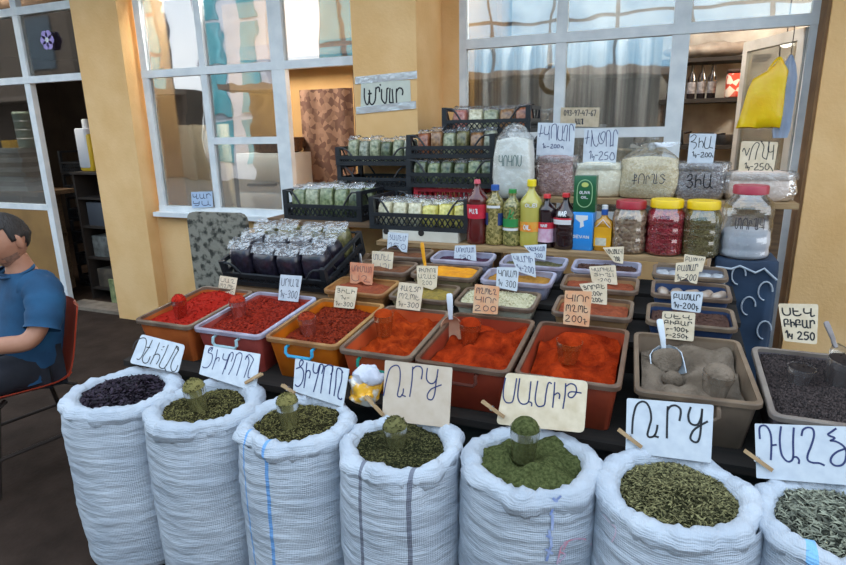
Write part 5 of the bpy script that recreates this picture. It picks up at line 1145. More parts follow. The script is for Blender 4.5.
fill_crate(cp_, 'the pillar crate', .50, .30, .11, [['pale', 'grey', 'pale', 'dark', 'pale', 'grey']], bh=.15, bd=.09)
# cardboard tray and crate of chips
t = thing('cardboard_tray', 'low white cardboard carton under the crate of yellow chips', 'carton', (-1.135, 2.90, .986))
card_w = mat('white_carton', (206, 204, 194), (188, 184, 172), 8, .7)
MB().box(-.21, .21, -.15, .15, 0, .05).build('carton_body', card_w, t, smooth=0)
mb = MB()
for x in (-.19, .01): mb.lathe([(.017, -.0006), (.017, .0004)], 16, Matrix.Translation((x, -.1505, .043)) @ RX)
mb.build('carton_hole', mat('dark_hole', (30, 26, 24), None), t, smooth=0)
cy = crate('black crate of yellow and cream chip bags on the white carton', -1.15, 2.93, 1.037, .56, .34, .17)
fill_crate(cy, 'the carton crate', .56, .34, .17, [['cream', 'cream', 'cream', 'yellow', 'yellow', 'yellow'], ['cream', 'grey', 'cream', 'cream', 'yellow', 'yellow']], bh=.138, bd=.1)
cr_ = crate('bright red lattice crate wedged behind the crate of yellow chips', -1.10, 3.245, .986, .42, .30, .245, red_pl, open_arch=False, hf=.97)
cm = crate('black crate of dark green bags on the red crate', -1.075, 3.22, 1.232, .52, .34, .155)
fill_crate(cm, 'the red-based crate', .52, .34, .155, [['dark', 'green', 'dark', 'dark', 'green', 'dark'], ['dark', 'dark', 'green', 'dark', 'dark', 'green']], bh=.145, bd=.09)
cu = crate('black crate of mixed green and brown bags above the dark green ones', -1.10, 3.27, 1.388, .52, .30, .13)
fill_crate(cu, 'the mixed crate', .52, .30, .13, [['rust', 'brown', 'pale', 'olive', 'brown', 'grey']], bh=.15, bd=.1)
ct_ = crate('topmost black crate holding rosy, cream, green and rust bags', -.945, 3.44, 1.52, .52, .30, .145)
fill_crate(ct_, 'the topmost crate', .52, .30, .145, [['rose', 'cream', 'pale', 'brown', 'rust']], bh=.14, bd=.09)
cx_ = crate('plain black crate propping up the topmost crate', -.80, 3.60, 1.372, .40, .28, .147)
for zz in (1.226, 1.08): crate(('middle', 'lowest')[zz < 1.2]+' plain black crate in the stack behind the tall flour bag', -.80, 3.60, zz, .40, .28, .145)
st = thing('stool', 'dark wooden stool under the black crates behind the shelf', 'stool', (-.80, 3.60, 0)); MB().box(-.2, .2, -.15, .15, 1.04, 1.078).build('stool_top', wood, st, smooth=0)
for sx in (-.17, .17):
    for sy in (-.12, .12): MB().box(sx-.02, sx+.02, sy-.02, sy+.02, 0, 1.04).build('leg', wood, st, smooth=0)

# grey weathered board standing at the left end
p = at_y(222, 212, 2.78); t = thing('weathered_board', 'grey peeling board with rounded top leaning before the yellow wall', 'board', (p.x-.02, 2.74, 0), .05)
mb = MB(); poly = [(-.205, 0), (.205, 0), (.21, 1.0)]+[(.21-.05+.05*math.cos(a), 1.04+.05*math.sin(a)) for a in (0, .5, 1.0, 1.57)]+[(-.16+.05*math.cos(a), 1.04+.05*math.sin(a)) for a in (1.57, 2.1, 2.6, 3.14)]+[(-.21, 1.0)]
mb.prism(poly, .03); mb.build('board_face', mat('peeling_grey_board', (134, 130, 118), (52, 52, 46), 22, .85, detail=12, bump=.6, bscale=30, lo=.48, hi=.62, stretch=(1, 1, .6)), t, smooth=0, rotM=RX)
# white and yellow bag wedged between sacks
t = thing('carrier_bag', 'crumpled white and yellow printed carrier bag between two sacks', 'bag', at_y(366, 404, 1.60))
mb = MB(); mb.ball((0, 0, .045), .056, .04, .05, 26, 16)
for k, v in enumerate(mb.v): q = Vector(v); mb.v[k] = tuple(q*(1+.5*noise.noise(q*32)))
mb.build('bag_body', mat('yellow_white_print', (236, 176, 44), (222, 214, 200), 22, .35, coat=.4, detail=3, lo=.48, hi=.56, bump=.5, bscale=30), t, smooth=60)
mb = MB(); mb.ball((.012, .005, .105), .058, .036, .034, 26, 14); mb.ball((-.03, 0, .088), .03, .025, .016, 18, 10)
for k, v in enumerate(mb.v): q = Vector(v); mb.v[k] = tuple(q+Vector((.4, .2, 1))*.022*noise.noise(q*36))
mb.build('bag_top', mat('white_bag_plastic', (206, 208, 218), (184, 188, 202), 20, .35, bump=.5, bscale=30), t, smooth=60)
# ================================================================== RED CHAIR AND SEATED MAN
FW = Vector((-.22, -.97, 0)).normalized(); LF = Vector((-FW.y*-1, 0, 0)); LF = Vector((0, 0, 1)).cross(FW)
HIP = at_z(20, 376, .46); HIP.z = 0
MM = Matrix((FW, LF, Vector((0, 0, 1)))).transposed().to_4x4(); MM.translation = HIP
chair = thing('plastic_chair', 'orange-red plastic shell chair with thin dark metal legs under the seated man', 'chair'); chair.matrix_world = MM
red_shell = mat('orange_red_shell', (172, 62, 38), (152, 50, 30), 8, .4, coat=.3)
L = []
SEATC = [(.27, .405), (.25, .43), (.18, .435), (.05, .425), (-.06, .42), (-.12, .435), (-.165, .48), (-.195, .56), (-.22, .66), (-.24, .74), (-.25, .78), (-.252, .795)]
sp = smooth_line([(f, 0, z) for f, z in SEATC], 3)
for k, q in enumerate(sp):
    s = k/(len(sp)-1); hw = .205-.02*abs(s-.45); row = []
    for i in range(13):
        u = -1+2*i/12; curl = .035*abs(u)**4
        row.append((q.x+(curl if s > .5 else 0)*1.0, u*hw*(1 if s < .93 else .85), q.z+(curl if s <= .5 else 0)))
    L.append(row)
n0 = len(L); back = [[(p[0]-.006, p[1], p[2]-.006) for p in r] for r in L]
mb = MB().loft(L, False, False, closed=False); mb.loft(back, False, False, closed=False)
for a, b in ((L[0], back[0]), (L[-1], back[-1])): mb.loft([a, b], False, False, closed=False)
mb.loft([[r[0] for r in L], [r[0] for r in back]], False, False, closed=False); mb.loft([[r[-1] for r in L], [r[-1] for r in back]], False, False, closed=False)
mb.build('seat_shell', red_shell, chair, smooth=60)
dk_metal = mat('dark_chair_metal', (60, 52, 48), None, metal=.6, rough=.45)
for sf, sl in ((1, 1), (1, -1), (-1, 1), (-1, -1)):
    MB().tube([(.12*sf, .14*sl, .418), (.16*sf, .16*sl, .40), (.24*sf, .20*sl, .012)], .011, 8).build('leg', dk_metal, chair)
for sl in (1, -1): MB().tube([(.2, .185*sl, .18), (-.2, .185*sl, .18)], .009, 8).build('stretcher', dk_metal, chair)

man = thing('person', 'man in blue t-shirt and dark trousers seated with folded arms, looking down', 'person'); man.matrix_world = MM
def skin_mesh(verts, edges, radii, name, m, parent, sub=2, root=0):
    me = bpy.data.meshes.new(name+'_cage'); me.from_pydata(verts, edges, []); me.update()
    o = bpy.data.objects.new(name+'_cage', me); COL.objects.link(o)
    md = o.modifiers.new('s', 'SKIN'); md.use_smooth_shade = True
    for i, r in enumerate(radii):
        sv = me.skin_vertices[0].data[i]; rr = r if isinstance(r, tuple) else (r, r); sv.radius = rr; sv.use_root = (i == root)
    sd = o.modifiers.new('d', 'SUBSURF'); sd.levels = sub; sd.render_levels = sub
    dg = bpy.context.evaluated_depsgraph_get(); ev = o.evaluated_get(dg)
    nm_ = bpy.data.meshes.new_from_object(ev); bpy.data.objects.remove(o); nm_.name = name
    nm_.materials.clear(); nm_.materials.append(m); nm_.shade_smooth()
    return nm_
def obj_me(nm, me, parent):
    o = bpy.data.objects.new(nm, me); COL.objects.link(o); o.parent = parent; return o
skin = mat('skin', (176, 126, 100), (160, 110, 86), 12, .55, sss=.12)
shirt_m = mat('blue_tshirt', (24, 76, 112), (18, 60, 92), 9, .85, bump=.35, bscale=14, detail=6)
pants_m = mat('dark_trousers', (34, 36, 46), (24, 26, 34), 9, .85, bump=.3, bscale=16)
hair_m = mat('dark_hair', (26, 21, 20), (40, 33, 30), 60, .6, bump=.7, bscale=120, stretch=(1, 1, .3))
# head: shaped ball with brow, nose, jaw; X forward, Y left, Z up, centre of skull at origin
def head_geo():
    mb = MB(); N, K = 40, 34; L = []
    for k in range(K+1):
        th = PI*k/K; z = -math.cos(th); row = []
        for i in range(N):
            a = 2*PI*i/N; x, y = math.sin(th)*math.cos(a), math.sin(th)*math.sin(a)
            X, Y, Z = x*.098, y*.076, z*.118
            if z < -.1:   # jaw: narrower, chin forward
                q = (-.1-z)/.9; Y *= 1-.34*q; X = X*(1-.25*q)+.026*q
            f = max(0, x)
            g = lambda yy, zz, sy, sz: math.exp(-((y*.076-yy)/sy)**2-((z*.118-zz)/sz)**2)
            X += f*(.030*g(0, -.028, .013, .022)+.012*g(0, -.005, .009, .03)+.008*g(0, -.062, .024, .009)+.010*g(0, -.098, .022, .014)+.007*g(.028, .022, .022, .008)+.007*g(-.028, .022, .022, .008)-.012*g(.031, .004, .014, .010)-.012*g(-.031, .004, .014, .010)+.006*g(.04, -.03, .02, .02)+.006*g(-.04, -.03, .02, .02))
            row.append((X, Y, Z))
        L.append(row)
    mb.loft(L, False, False)
    for s in (1, -1):   # ears
        Lr = []
        for j in range(7):
            b = PI*j/6; Lr.append([(-.010+.020*math.sin(b)*math.cos(c)*(.9), s*(.070+.014*math.sin(b)*abs(math.sin(c))**.5+.006*math.cos(c)*-1), -.012-.034*math.cos(b)+.004*math.sin(c)) for c in [2*PI*q/10 for q in range(10)]])
        mb.loft(Lr)
    return mb
HC = Vector((-.055, .01, 1.105)); HR = Matrix.Translation(HC) @ Matrix.Rotation(math.radians(4), 4, 'Z') @ Matrix.Rotation(math.radians(20), 4, 'Y')
B = [(-.02, 0, .53), (-.06, 0, .68), (-.10, 0, .82), (-.09, 0, .94), (-.085, 0, 1.00), (-.065, .005, 1.06),
     (-.10, .16, .905), (-.035, .235, .735), (.02, .245, .68), (.16, .14, .685), (.26, .03, .70),
     (-.10, -.16, .905), (-.035, -.235, .735), (.02, -.245, .68), (.15, -.15, .665), (.24, -.02, .655),
     (0, .09, .52), (.22, .12, .535), (.43, .135, .50), (.44, .135, .30), (.43, .135, .10), (0, -.09, .52), (.22, -.13, .535), (.43, -.15, .50), (.44, -.15, .30), (.43, -.15, .10)]
E_ = [(0, 1), (1, 2), (2, 3), (3, 4), (4, 5), (2, 6), (6, 7), (7, 8), (8, 9), (9, 10), (2, 11), (11, 12), (12, 13), (13, 14), (14, 15), (0, 16), (16, 17), (17, 18), (18, 19), (19, 20), (0, 21), (21, 22), (22, 23), (23, 24), (24, 25)]
Rr = [(.11, .09), (.105, .085), (.11, .085), (.07, .07), (.052, .052), (.052, .052), .055, .046, .045, .038, .026, .055, .046, .045, .038, .026, .085, .08, .06, .05, .04, .085, .08, .06, .05, .04]
bm_me = skin_mesh(B, E_, Rr, 'body', skin, man)
hb_ = head_geo(); off = len(bm_me.vertices)
bm = bmesh.new(); bm.from_mesh(bm_me)
def bm_add(bm, mb, M):
    vs = [bm.verts.new(M @ Vector(v)) for v in mb.v]
    for f in mb.f:
        try: fc = bm.faces.new([vs[i] for i in f]); fc.smooth = True
        except ValueError: pass
bm_add(bm, hb_, HR)
# hands: palm plus five bent fingers, resting on the opposite upper arm
def hand(mb, W_, d, n, s):
    """wrist W_, pointing along d, back of hand along n"""
    d = d.normalized(); n = (n-d*n.dot(d)).normalized(); sd = d.cross(n)*s
    L = []
    for t_, w, th in ((-.01, .024, .018), (.03, .034, .016), (.07, .040, .014), (.092, .038, .011)):
        L.append([tuple(W_+d*t_+sd*(w*math.cos(c))+n*(th*math.sin(c))) for c in [2*PI*q/14 for q in range(14)]])
    mb.loft(L)
    for k, (o, ln) in enumerate(((.029, .068), (.010, .078), (-.010, .073), (-.028, .056))):
        p = W_+d*.085+sd*o; pts = [p-d*.02, p, p+d*ln*.4-n*.006, p+d*ln*.72-n*.024, p+d*ln*.85-n*.045]
        mb.tube(smooth_line(pts, 3), [.0085]*9+[.008, .0078, .007, .005], 8)
    p = W_+d*.03+sd*.03; mb.tube(smooth_line([p-sd*.012, p+sd*.018+d*.018, p+sd*.030+d*.045-n*.008, p+sd*.028+d*.068-n*.016], 3), [.012, .012, .0115, .011, .0105, .010, .0095, .009, .008, .006], 8)
hm = MB(); hand(hm, Vector((.26, .03, .70)), Vector((.06, -.16, .05)), Vector((.6, .1, .5)), 1); hand(hm, Vector((.24, -.02, .655)), Vector((-.02, .18, -.01)), Vector((.7, .1, .3)), -1)
bm_add(bm, hm, Matrix.Identity(4))
bmesh.ops.recalc_face_normals(bm, faces=bm.faces[:]); bm.to_mesh(bm_me); bm.free()
body_o = obj_me('body', bm_me, man)
# features
eye_w = mat('eye_white', (200, 196, 190), None, rough=.2); brow_m = mat('brow_hair', (32, 26, 24), None, rough=.8); lip_m = mat('lip', (160, 96, 84), None, rough=.5); stub = mat('stubble', (122, 92, 78), (150, 112, 94), 90, .8)
for s in (1, -1):
    MB().ball((.083, .031*s, .003), .010, .013, .0085, 12, 8, HR).build('eye', eye_w, man); MB().ball((.091, .031*s, .001), .003, .005, .005, 10, 6, HR).build('iris', brow_m, man)
    MB().tube([HR @ Vector(p) for p in ((.088, .012*s, .021), (.091, .026*s, .027), (.083, .046*s, .023))], [.0035, .0042, .0025], 6).build('eyebrow', brow_m, man)
    MB().tube([HR @ Vector(p) for p in ((.089, .018*s, .008), (.0925, .031*s, .012), (.084, .045*s, .006))], [.0015, .002, .0015], 6).build('eyelid', skin, man)
MB().tube([HR @ Vector(p) for p in ((.098, -.022, -.066), (.108, 0, -.062), (.098, .022, -.066))], [.003, .005, .003], 6).build('lips', lip_m, man)
def shell(fn, k):
    h = head_geo(); vs = []; keep = []
    h.v = h.v[:40*35]; h.f = [f for f in h.f if max(f) < 40*35]
    ok = [fn(Vector(v)) for v in h.v]
    fs = [f for f in h.f if all(ok[i] for i in f)]
    mb = MB(); mb.v = [tuple(Vector(v)*k+Vector((0, 0, .0))+Vector(v).normalized()*.004*noise.noise(Vector(v)*70)) for v in h.v]; mb.f = fs
    used = sorted({i for f in fs for i in f}); mp = {i: j for j, i in enumerate(used)}
    mb.v = [mb.v[i] for i in used]; mb.f = [tuple(mp[i] for i in f) for f in fs]
    return mb
hair = shell(lambda v: v.z > .052+max(0, v.x)*.12 or (v.x < .018 and v.z > -.005) or (v.x < -.035 and v.z > -.06), 1.055)
mb = MB(); mb.add([tuple(HR @ Vector(v)) for v in hair.v], hair.f); o = mb.build('hair', hair_m, man, smooth=80)
md = o.modifiers.new('t', 'SOLIDIFY'); md.thickness = .010; md.offset = -1
bd_ = shell(lambda v: v.z < -.045 and v.x > .0 and (v.z < -.075 or abs(v.y) > .03), 1.012)
mb = MB(); mb.add([tuple(HR @ Vector(v)) for v in bd_.v], bd_.f); mb.build('beard_stubble', stub, man, smooth=80)
# clothes
TR = [(-.01, .46, .13, .17), (-.03, .53, .138, .172), (-.06, .64, .135, .17), (-.09, .74, .13, .175), (-.105, .82, .125, .185), (-.105, .875, .112, .19), (-.10, .912, .095, .165), (-.09, .94, .078, .115), (-.075, .958, .066, .082)]
def sup(c, z, dF, wL, n=32, e=.8):
    out = []
    for i in range(n):
        a = 2*PI*i/n; x, y = math.cos(a), math.sin(a); X = math.copysign(abs(x)**e, x)*dF; Y = math.copysign(abs(y)**e, y)*wL
        q = 1+.05*noise.noise(Vector((x*2, y*2, z*14)))
        out.append((c+X*q, Y*q, z))
    return out
rings = []
for k in range(len(TR)-1):
    for s in range(3):
        rings.append(sup(*[TR[k][j]+(TR[k+1][j]-TR[k][j])*s/3 for j in range(4)]))
rings.append(sup(*TR[-1])); mb = MB().loft(rings, False, False)
for s in (1, -1):
    sl_ = smooth_line([(-.10, .11*s, .885), (-.10, .165*s, .865), (-.075, .215*s, .80), (-.04, .240*s, .725)], 4)
    mb.tube(sl_, [.088-.018*k/(len(sl_)-1)+.004*math.sin(k*2.2) for k in range(len(sl_))], 18, cap=False)
sh = mb.build('t_shirt', shirt_m, man, smooth=70)
co = MB(); N = 24; co.tube([(-.07+.068*math.cos(a), .084*math.sin(a), .955-.018*math.cos(a)) for a in [2*PI*i/N for i in range(N+1)]], .008, 6); co.build('collar', shirt_m, sh)
Pv = [(-.03, 0, .515), (0, .09, .515), (.22, .12, .53), (.43, .135, .50), (.445, .135, .30), (.43, .135, .09), (0, -.09, .515), (.22, -.13, .53), (.43, -.15, .50), (.445, -.15, .30), (.43, -.15, .09)]
Pe = [(0, 1), (1, 2), (2, 3), (3, 4), (4, 5), (0, 6), (6, 7), (7, 8), (8, 9), (9, 10)]
Pr = [(.15, .10), .10, .095, .078, .066, .06, .10, .095, .078, .066, .06]
obj_me('trousers', skin_mesh(Pv, Pe, Pr, 'trousers', pants_m, man), man)
shoe_m = mat('dark_shoe', (40, 36, 36), None, rough=.5)
for s in (.135, -.15):
    L = [[(x, s+yy*w, .001+zz*h) for yy, zz in [(math.cos(c), .5+.5*math.sin(c)) for c in [2*PI*q/14 for q in range(14)]]] for x, w, h in ((.37, .03, .06), (.40, .04, .09), (.46, .042, .085), (.54, .047, .06), (.61, .042, .045), (.635, .02, .03))]
    MB().loft(L).build('shoe', shoe_m, man, smooth=60)

# ================================================================== INSIDE THE RIGHT SHOP
cur = mat('grey_curtain', (196, 196, 194), (150, 151, 152), 3, .9, stretch=(14, 1, .4), detail=3)
def curtain(label, x0, x1, y, z0, z1, m, amp, nf, name='curtain'):
    n = nf*8; L = []
    for z in (z0, (z0+z1)/2, z1):
        L.append([(x0+(x1-x0)*i/n-(x0+x1)/2, amp*math.sin(2*PI*nf*i/n+z)*(1+.4*math.sin(i*.37)), z-z0) for i in range(n+1)])
    mb = MB().loft(L, False, False, closed=False)
    mb.loft([[(p[0], p[1]+.004, p[2]) for p in l] for l in L], False, False, closed=False)
    o = mb.build(name, m, None, (( x0+x1)/2, y, z0), smooth=60); return tag(o, label, 'curtain')
curtain('grey curtain in soft vertical folds behind the right shop window', -1.29, -.05, 4.2, .003, 2.10, cur, .022, 9)
hp = at_y(554, 79, 4.04); mb = MB(); mb.tube([(.085*math.cos(a), 0, .085*math.sin(a)) for a in [2*PI*i/28 for i in range(29)]], [.016+.002*math.sin(i*2.1) for i in range(29)], 8)
o = mb.build('straw_ring', mat('tan_straw', (172, 150, 116), (146, 124, 92), 40, .8), None, hp); tag(o, 'tan woven ring hanging behind the right window mullion', 'ring')
tag(MB().tube([(0, 0, 0), (0, 0, .78)], .002, 5).build('hanging_string', mat('string', (150, 140, 124), None), None, hp+Vector((0, 0, .10))), 'thin string holding the tan ring', 'string')
# shelves seen through the door
t = thing('wall_shelf', 'dark wooden shelf of bottles seen through the open door', 'shelf', (.33, 5.17, 1.70)); MB().box(-.40, .30, -.18, .18, 0, .03).build('shelf_board', dark_wood, t, smooth=0)
for x in (-.36, .26): MB().box(x-.012, x+.012, .10, .178, -.14, -.002).build('bracket', wood, t, smooth=0)
t = thing('kitchen_shelf', 'dark lower shelf of pots seen through the open door', 'shelf', (.33, 5.15, 1.36)); MB().box(-.40, .34, -.20, .20, 0, .03).build('shelf_board', dark_wood, t, smooth=0)
for x in (-.36, .30): MB().box(x-.012, x+.012, .10, .198, -.14, -.002).build('bracket', wood, t, smooth=0)
dkb = mat('dark_bottle_glass', (30, 24, 26), None, rough=.12, coat=.6); pale_lab = mat('pale_bottle_label', (150, 148, 150), (96, 92, 96), 40, .5)
for k, x in enumerate((.02, .095, .165, .235, .305)):
    t = thing('dark_bottle', 'dark bottle with pale label, %s on the inner shelf' % (ORD[k]+' from left'), 'bottle', (x, 5.10, 1.73), 0, 'dark bottles on the inner shelf')
    MB().lathe([(.026, 0), (.03, .006), (.03, .15), (.012, .20), (.012, .24), (.014, .245)], 16).build('bottle_body', dkb, t); MB().lathe([(.0305, .04), (.0308, .042), (.0308, .12), (.0305, .122)], 16, cap0=False, cap1=False).build('label_band', pale_lab, t)
t = thing('striped_canister', 'red and white striped canister with dark lid on the inner shelf', 'canister', (.47, 5.05, 1.73))
st_m = mat('red_white_stripes', (196, 64, 40), (220, 206, 190), 26, .5, stretch=(1, 1, 1), voronoi=True, lo=.4, hi=.5)
MB().rbox(0, 0, 0, .15, .12, .17, .03).build('canister_body', st_m, t, smooth=40); MB().rbox(0, 0, .171, .155, .125, .03, .03).build('canister_lid', mat('dark_lid', (58, 44, 38), None), t, smooth=40)
pot_m = mat('dull_pot_metal', (96, 96, 98), (60, 58, 58), 9, .4, metal=.7)
for k, (x, r, h, lb) in enumerate(((.09, .055, .11, 'tall dull metal coffee pot, left on the lower inner shelf'), (.27, .085, .09, 'wide dark metal pan in the middle of the lower inner shelf'), (.43, .06, .075, 'small metal bowl, right on the lower inner shelf'))):
    t = thing('cooking_pot', lb, 'pot', (x, 5.08, 1.39)); MB().lathe([(r*.9, 0), (r, .01), (r*(.8 if k == 0 else 1.02), h), (r*(.75 if k == 0 else .96), h), (r*.9, .02)], 20).build('pot_body', pot_m, t)
    if k < 2: MB().tube([(r*.9, 0, h*.8), (r*1.5, -.01, h*.85), (r*1.9, -.02, h*.9)], .008, 6).build('pot_handle', dkb, t)
    if k == 0: MB().lathe([(r*.78, h+.001), (r*.3, h+.02), (.008, h+.035), (.01, h+.045)], 16).build('pot_lid', pot_m, t)
t = thing('cloth_bundle', 'pale crumpled cloth bundled above the inner shelf', 'cloth', (.28, 5.16, 2.02)); mb = MB(); mb.ball((0, 0, .06), .34, .12, .055, 30, 14)
for k, v in enumerate(mb.v): q = Vector(v); mb.v[k] = tuple(q*(1+.16*noise.noise(q*14)))
mb.build('crumpled_cloth', mat('pale_dusty_cloth', (168, 158, 146), (130, 118, 108), 8, .9, bump=.5, bscale=20), t, smooth=60)
MB().box(-.38, .38, -.16, .14, -.03, -.002).build('bundle_board', dark_wood, t, smooth=0)
# yellow bag and pale plastic hanging at the door
yb = thing('yellow_carrier_bag', 'bright yellow plastic bag hanging from the open door', 'bag', at_y(779, 60, 3.86))
mb = MB(); N = 28; L = []
for z, w, d, cx in ((0, .012, .01, .0), (-.03, .05, .02, .005), (-.06, .10, .03, -.005), (-.095, .15, .035, -.035), (-.15, .165, .04, -.045), (-.22, .178, .045, -.05), (-.29, .19, .045, -.055), (-.355, .20, .035, -.065), (-.36, .195, .01, -.065)):
    row = []
    for i in range(N):
        a = 2*PI*i/N; x, y = math.cos(a)*w/2*1.1, math.sin(a)*d/2
        q = noise.noise(Vector((x*16, z*8, 2+math.copysign(1, y))))*.016*min(1, -z*10)
        row.append((x+cx, y+q-.02, z+(.02*noise.noise(Vector((x*9, 0, 5))) if z < -.3 else 0)))
    L.append(row)
mb.loft(L).build('bag_body', mat('yellow_bag_plastic', (255, 214, 24), (248, 196, 12), 7, .35, coat=.3, sss=.3, bump=.4, bscale=16), yb, smooth=60)
mb = MB().tube(smooth_line([(-.06, -.02, -.09), (-.035, -.02, -.03), (0, -.01, .01), (.02, -.015, -.03), (.02, -.02, -.07)]), .007, 6); mb.build('bag_handle', _mats['yellow_bag_plastic'], yb)
MB().tube([(0, .02, .07), (0, 0, .03), (.0, -.012, .005), (.0, .0, -.005)], .003, 6).build('wire_hook', dk_metal, yb)
wp = thing('white_plastic_sheet', 'pale bluish plastic sheet hanging behind the yellow bag', 'plastic sheet', at_y(791, 55, 3.90))
mb = MB(); L = []
for z, w in ((0, .012), (-.05, .05), (-.12, .075), (-.25, .08), (-.4, .075), (-.44, .06)):
    L.append([(math.cos(a)*w*.6, math.sin(a)*.012+.006*math.sin(5*a), z) for a in [2*PI*i/20 for i in range(20)]])
mb.loft(L).build('hanging_sheet', mat('pale_blue_plastic', (184, 198, 222), (166, 182, 210), 9, .4, coat=.3), wp, smooth=60)
MB().tube([(0, 0, -.005), (.005, .03, .12), (.005, .055, 2.075-wp.location.z)], .0025, 5).build('hanging_string', dk_metal, wp)
bl = thing('light_bulb', 'lit round bulb glowing near the top of the door', 'lamp', at_y(786, 43, 4.35))
MB().ball((0, 0, 0), .034, .034, .026, 16, 10).build('bulb_glass', emis('bulb_glow', (255, 248, 236), 9), bl, smooth=60); MB().lathe([(.014, .024), (.014, .06), (.004, .062), (.004, .3)], 10).build('bulb_holder', dk_metal, bl)

# ================================================================== INSIDE THE LEFT SHOP
cb_m = mat('buff_cardboard', (240, 228, 200), (228, 214, 184), 3, .8)
for k, (x0, x1, lb) in enumerate(((-4.13, -3.80, 'left of two tall buff panels behind the left window'), (-3.78, -3.42, 'right of two tall buff panels behind the left window'))):
    t = thing('tall_panel', lb, 'panel', ((x0+x1)/2, 4.1, 0)); w = (x1-x0)/2
    MB().rbox(0, 0, 0, 2*w, .03, 1.62, .004).build('panel_board', cb_m, t, smooth=40); MB().ball((0, -.018, 1.54), .01).build('fixing_knob', lab_white, t)
wh = mat('white_enamel', (222, 224, 222), (206, 208, 206), 4, .35)
t = thing('kitchen_cabinet', 'white enamel cooker with dark handles behind the left window', 'cooker', (-3.02, 4.2, 0)); MB().rbox(0, 0, 0, .50, .44, 1.38, .012).build('cabinet_body', wh, t, smooth=40)
for z0, z1 in ((.68, 1.06), (1.08, 1.36)):
    d = MB().rbox(0, -.228, z0, .47, .014, z1-z0, .004).build('door_panel', wh, t, smooth=40); MB().tube([(-.12, -.236, z0+.05), (-.12, -.262, z0+.05), (.14, -.262, z0+.055), (.14, -.236, z0+.055)], .012, 6).build('handle', dkb, d)
t = thing('wicker_basket', 'brown basket standing on the white cooker', 'basket', (-3.0, 4.2, 1.381)); MB().lathe([(.16, 0), (.2, .01), (.22, .12), (.21, .12), (.19, .02)], 24).build('basket_wall', mat('brown_wicker', (112, 78, 52), (76, 52, 36), 40, .8, bump=.6), t, smooth=30)
card('small_note', 'white note with blue writing stuck low in the left window', 'sign', [(191, 192), (212, 191.5), (213, 207), (192, 208)], Vector((0, 3.58, 1)), Vector((0, -1, 0)), mat('pale_blue_note', (180, 200, 226), None), ink_blue, lines=['ՎԱՐ', 'ՏԱ'], lw=.006, r=.002)
pat = mat('patterned_brown_rug', (84, 56, 42), (124, 94, 74), 24, .9, voronoi=True, lo=.3, hi=.7)
curtain('brown patterned rug hanging just inside the open left window', -2.86, -2.36, 4.35, .7, 1.88, pat, .012, 3, 'hanging_rug')
t = thing('roof_beam', 'dark wooden beam across the room behind the open window', 'beam', (-2.6, 4.7, 2.18)); MB().box(-1.1, 1.0, -.06, .06, 0, .12).build('beam', wood, t, smooth=0)
MB().box(-.08, .06, .28, .295, -.9, -.1).build('wall_post', mat('dark_stick', (60, 44, 32), None), t, smooth=0)

# ================================================================== THE STORE AT THE FAR LEFT
t = thing('store_shelf', 'dark wooden counter shelf inside the far left store', 'shelf', (-5.95, 3.95, 0)); MB().box(-.9, .55, -.22, .20, 1.0, 1.04).build('shelf_board', wood, t, smooth=0); MB().box(-.9, .30, -.2, .2, .55, .58).build('shelf_board', wood, t, smooth=0)
for x in (-.86, .28): MB().box(x-.02, x+.02, -.2, .19, 0, 1.0).build('leg', wood, t, smooth=0)
bk = [mat('book_white', (190, 190, 186), (168, 168, 166), 9, .7), mat('book_grey', (150, 146, 140), (128, 122, 118), 9, .7)]
zz = 1.041
for k in range(9):
    t = thing('paper_pack', 'pale paper pack, %s of the stack on the store shelf' % ('%s from bottom' % ['first', 'second', 'third', 'fourth', 'fifth', 'sixth', 'seventh', 'eighth', 'topmost'][k] if k < 8 else 'topmost'), 'paper pack', (-5.80+random.uniform(-.03, .03), 3.9, zz), random.uniform(-.1, .1), 'paper packs on the store shelf')
    MB().box(-.19, .19, -.13, .13, 0, .044).build('pack_body', bk[k % 2], t, smooth=0); zz += .045
t = thing('plastic_tub', 'pale green translucent tub standing on the paper packs', 'tub', (-5.68, 3.92, zz)); MB().lathe([(.07, 0), (.075, .01), (.08, .30), (.083, .305), (.083, .32), (.075, .33)], 24).build('tub_wall', mat('pale_green_tub', (176, 190, 176), (160, 176, 164), 6, .4), t, smooth=40)
for z in (.08, .16, .24): MB().lathe([(.0785, z), (.0825, z+.004), (.0785, z+.008)], 24, cap0=False, cap1=False).build('tub_ridge', lab_white, t, smooth=40)
t = thing('yellow_box', 'small yellow box beside the tub on the paper packs', 'box', (-5.86, 3.88, zz)); MB().rbox(0, 0, 0, .12, .1, .07, .006).build('box_body', mat('dull_yellow_box', (206, 160, 40), None), t, smooth=40)
for k in range(6):
    crate(ORD[k].capitalize()+' black crate from the floor in the tall dark stack of the store', -5.44, 4.36, .002+.235*k, .46, .32, .225, group='dark crates stacked in the store', open_arch=False)
bg_m = mat('bagged_nuts', (92, 66, 46), (176, 146, 108), 26, .5, voronoi=True)
for k in range(4):
    o = MB().rbox(0, 0, 0, .15, .10, .20, .03).build('nut_packet', bg_m, None, (-6.3+.17*k, 3.88, .581), smooth=40); tag(o, 'packet of brown nuts, %s under the store counter' % (ORD[k]+' from left'), 'packet', 'nut packets under the store counter')
jp = at_y(93, 171, 4.0)
t = thing('canister_jug', 'yellow and white plastic jug standing beside the left pillar', 'jug', (jp.x, 4.0, jp.z)); jm = mat('jug_yellow', (214, 178, 48), None, rough=.4); 
MB().rbox(0, 0, 0, .17, .14, .34, .035).build('jug_body', jm, t, smooth=40); MB().rbox(-.005, -.012, .03, .15, .13, .36, .03).build('jug_sleeve', mat('jug_white', (206, 208, 214), None, rough=.5), t, smooth=40); MB().lathe([(.03, .39), (.03, .46), (.022, .47)], 16).build('jug_neck', lab_white, t)
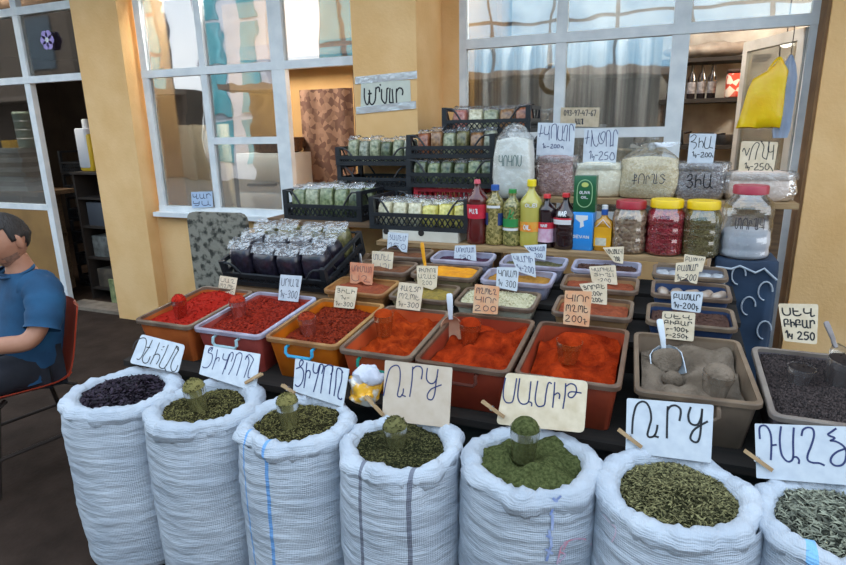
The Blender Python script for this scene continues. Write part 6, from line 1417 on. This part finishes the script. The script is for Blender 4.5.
t2 = thing('side_rack', 'dark open rack carrying the yellow and white jug by the left pillar', 'rack', (jp.x, 4.05, 0)); nbw = mat('near_black_wood', (44, 36, 31), (34, 28, 25), 9, .7)
for z in (.1, .4, .7, .97): MB().box(-.09, .32, -.18, .18, z, z+.02).build('rack_shelf', nbw, t2, smooth=0)
MB().box(-.12, .35, -.2, .2, jp.z-.022, jp.z-.001).build('rack_top', nbw, t2, smooth=0)
for x in (-.11, .33): MB().box(x-.012, x+.012, -.18, .18, 0, jp.z-.023).build('rack_side', nbw, t2, smooth=0)
bx_m = [mat('dull_box_a', (96, 84, 70), (70, 62, 54), 14, .8), mat('dull_box_b', (120, 122, 118), (80, 80, 76), 18, .6), mat('dull_box_c', (70, 74, 82), None)]
for k, z in enumerate((.121, .421, .721)):
    o = MB().rbox(0, 0, 0, .30, .26, .18+.02*k, .008).build('dull_box', bx_m[k], None, (jp.x+.11, 4.03, z), smooth=40); tag(o, ('dull brown box on the lowest shelf of the dark rack', 'greyish box on the second shelf of the dark rack', 'slate grey box on the third shelf of the dark rack')[k], 'box')
fb = at_y(103, 310, 3.75); t = thing('printed_carton', 'small pale green printed carton on the store floor', 'carton', (-4.62, 3.80, .001)); MB().rbox(0, 0, 0, .22, .02, .24, .003).build('carton_body', mat('pale_green_print_box', (150, 156, 110), (96, 110, 70), 18, .7), t, smooth=0)
fl = thing('flower_decal', 'lilac flower sticker on the far left store glass', 'sticker', at_y(47, 40, 3.588))
mb = MB()
for k in range(6):
    a = k*PI/3; mb.prism([(.045*math.cos(a)+.034*math.cos(b), .045*math.sin(a)+.034*math.sin(b)) for b in [2*PI*q/12 for q in range(12)]], .001+.0002*k)
mb.build('petals', mat('lilac_petals', (168, 150, 214), None), fl, smooth=0, rotM=RX); mb = MB(); mb.prism([(.02*math.cos(b), .02*math.sin(b)) for b in [2*PI*q/12 for q in range(12)]], .003); mb.build('flower_centre', lab_white, fl, smooth=0, rotM=Matrix.Translation((0, -.002, 0)) @ RX)
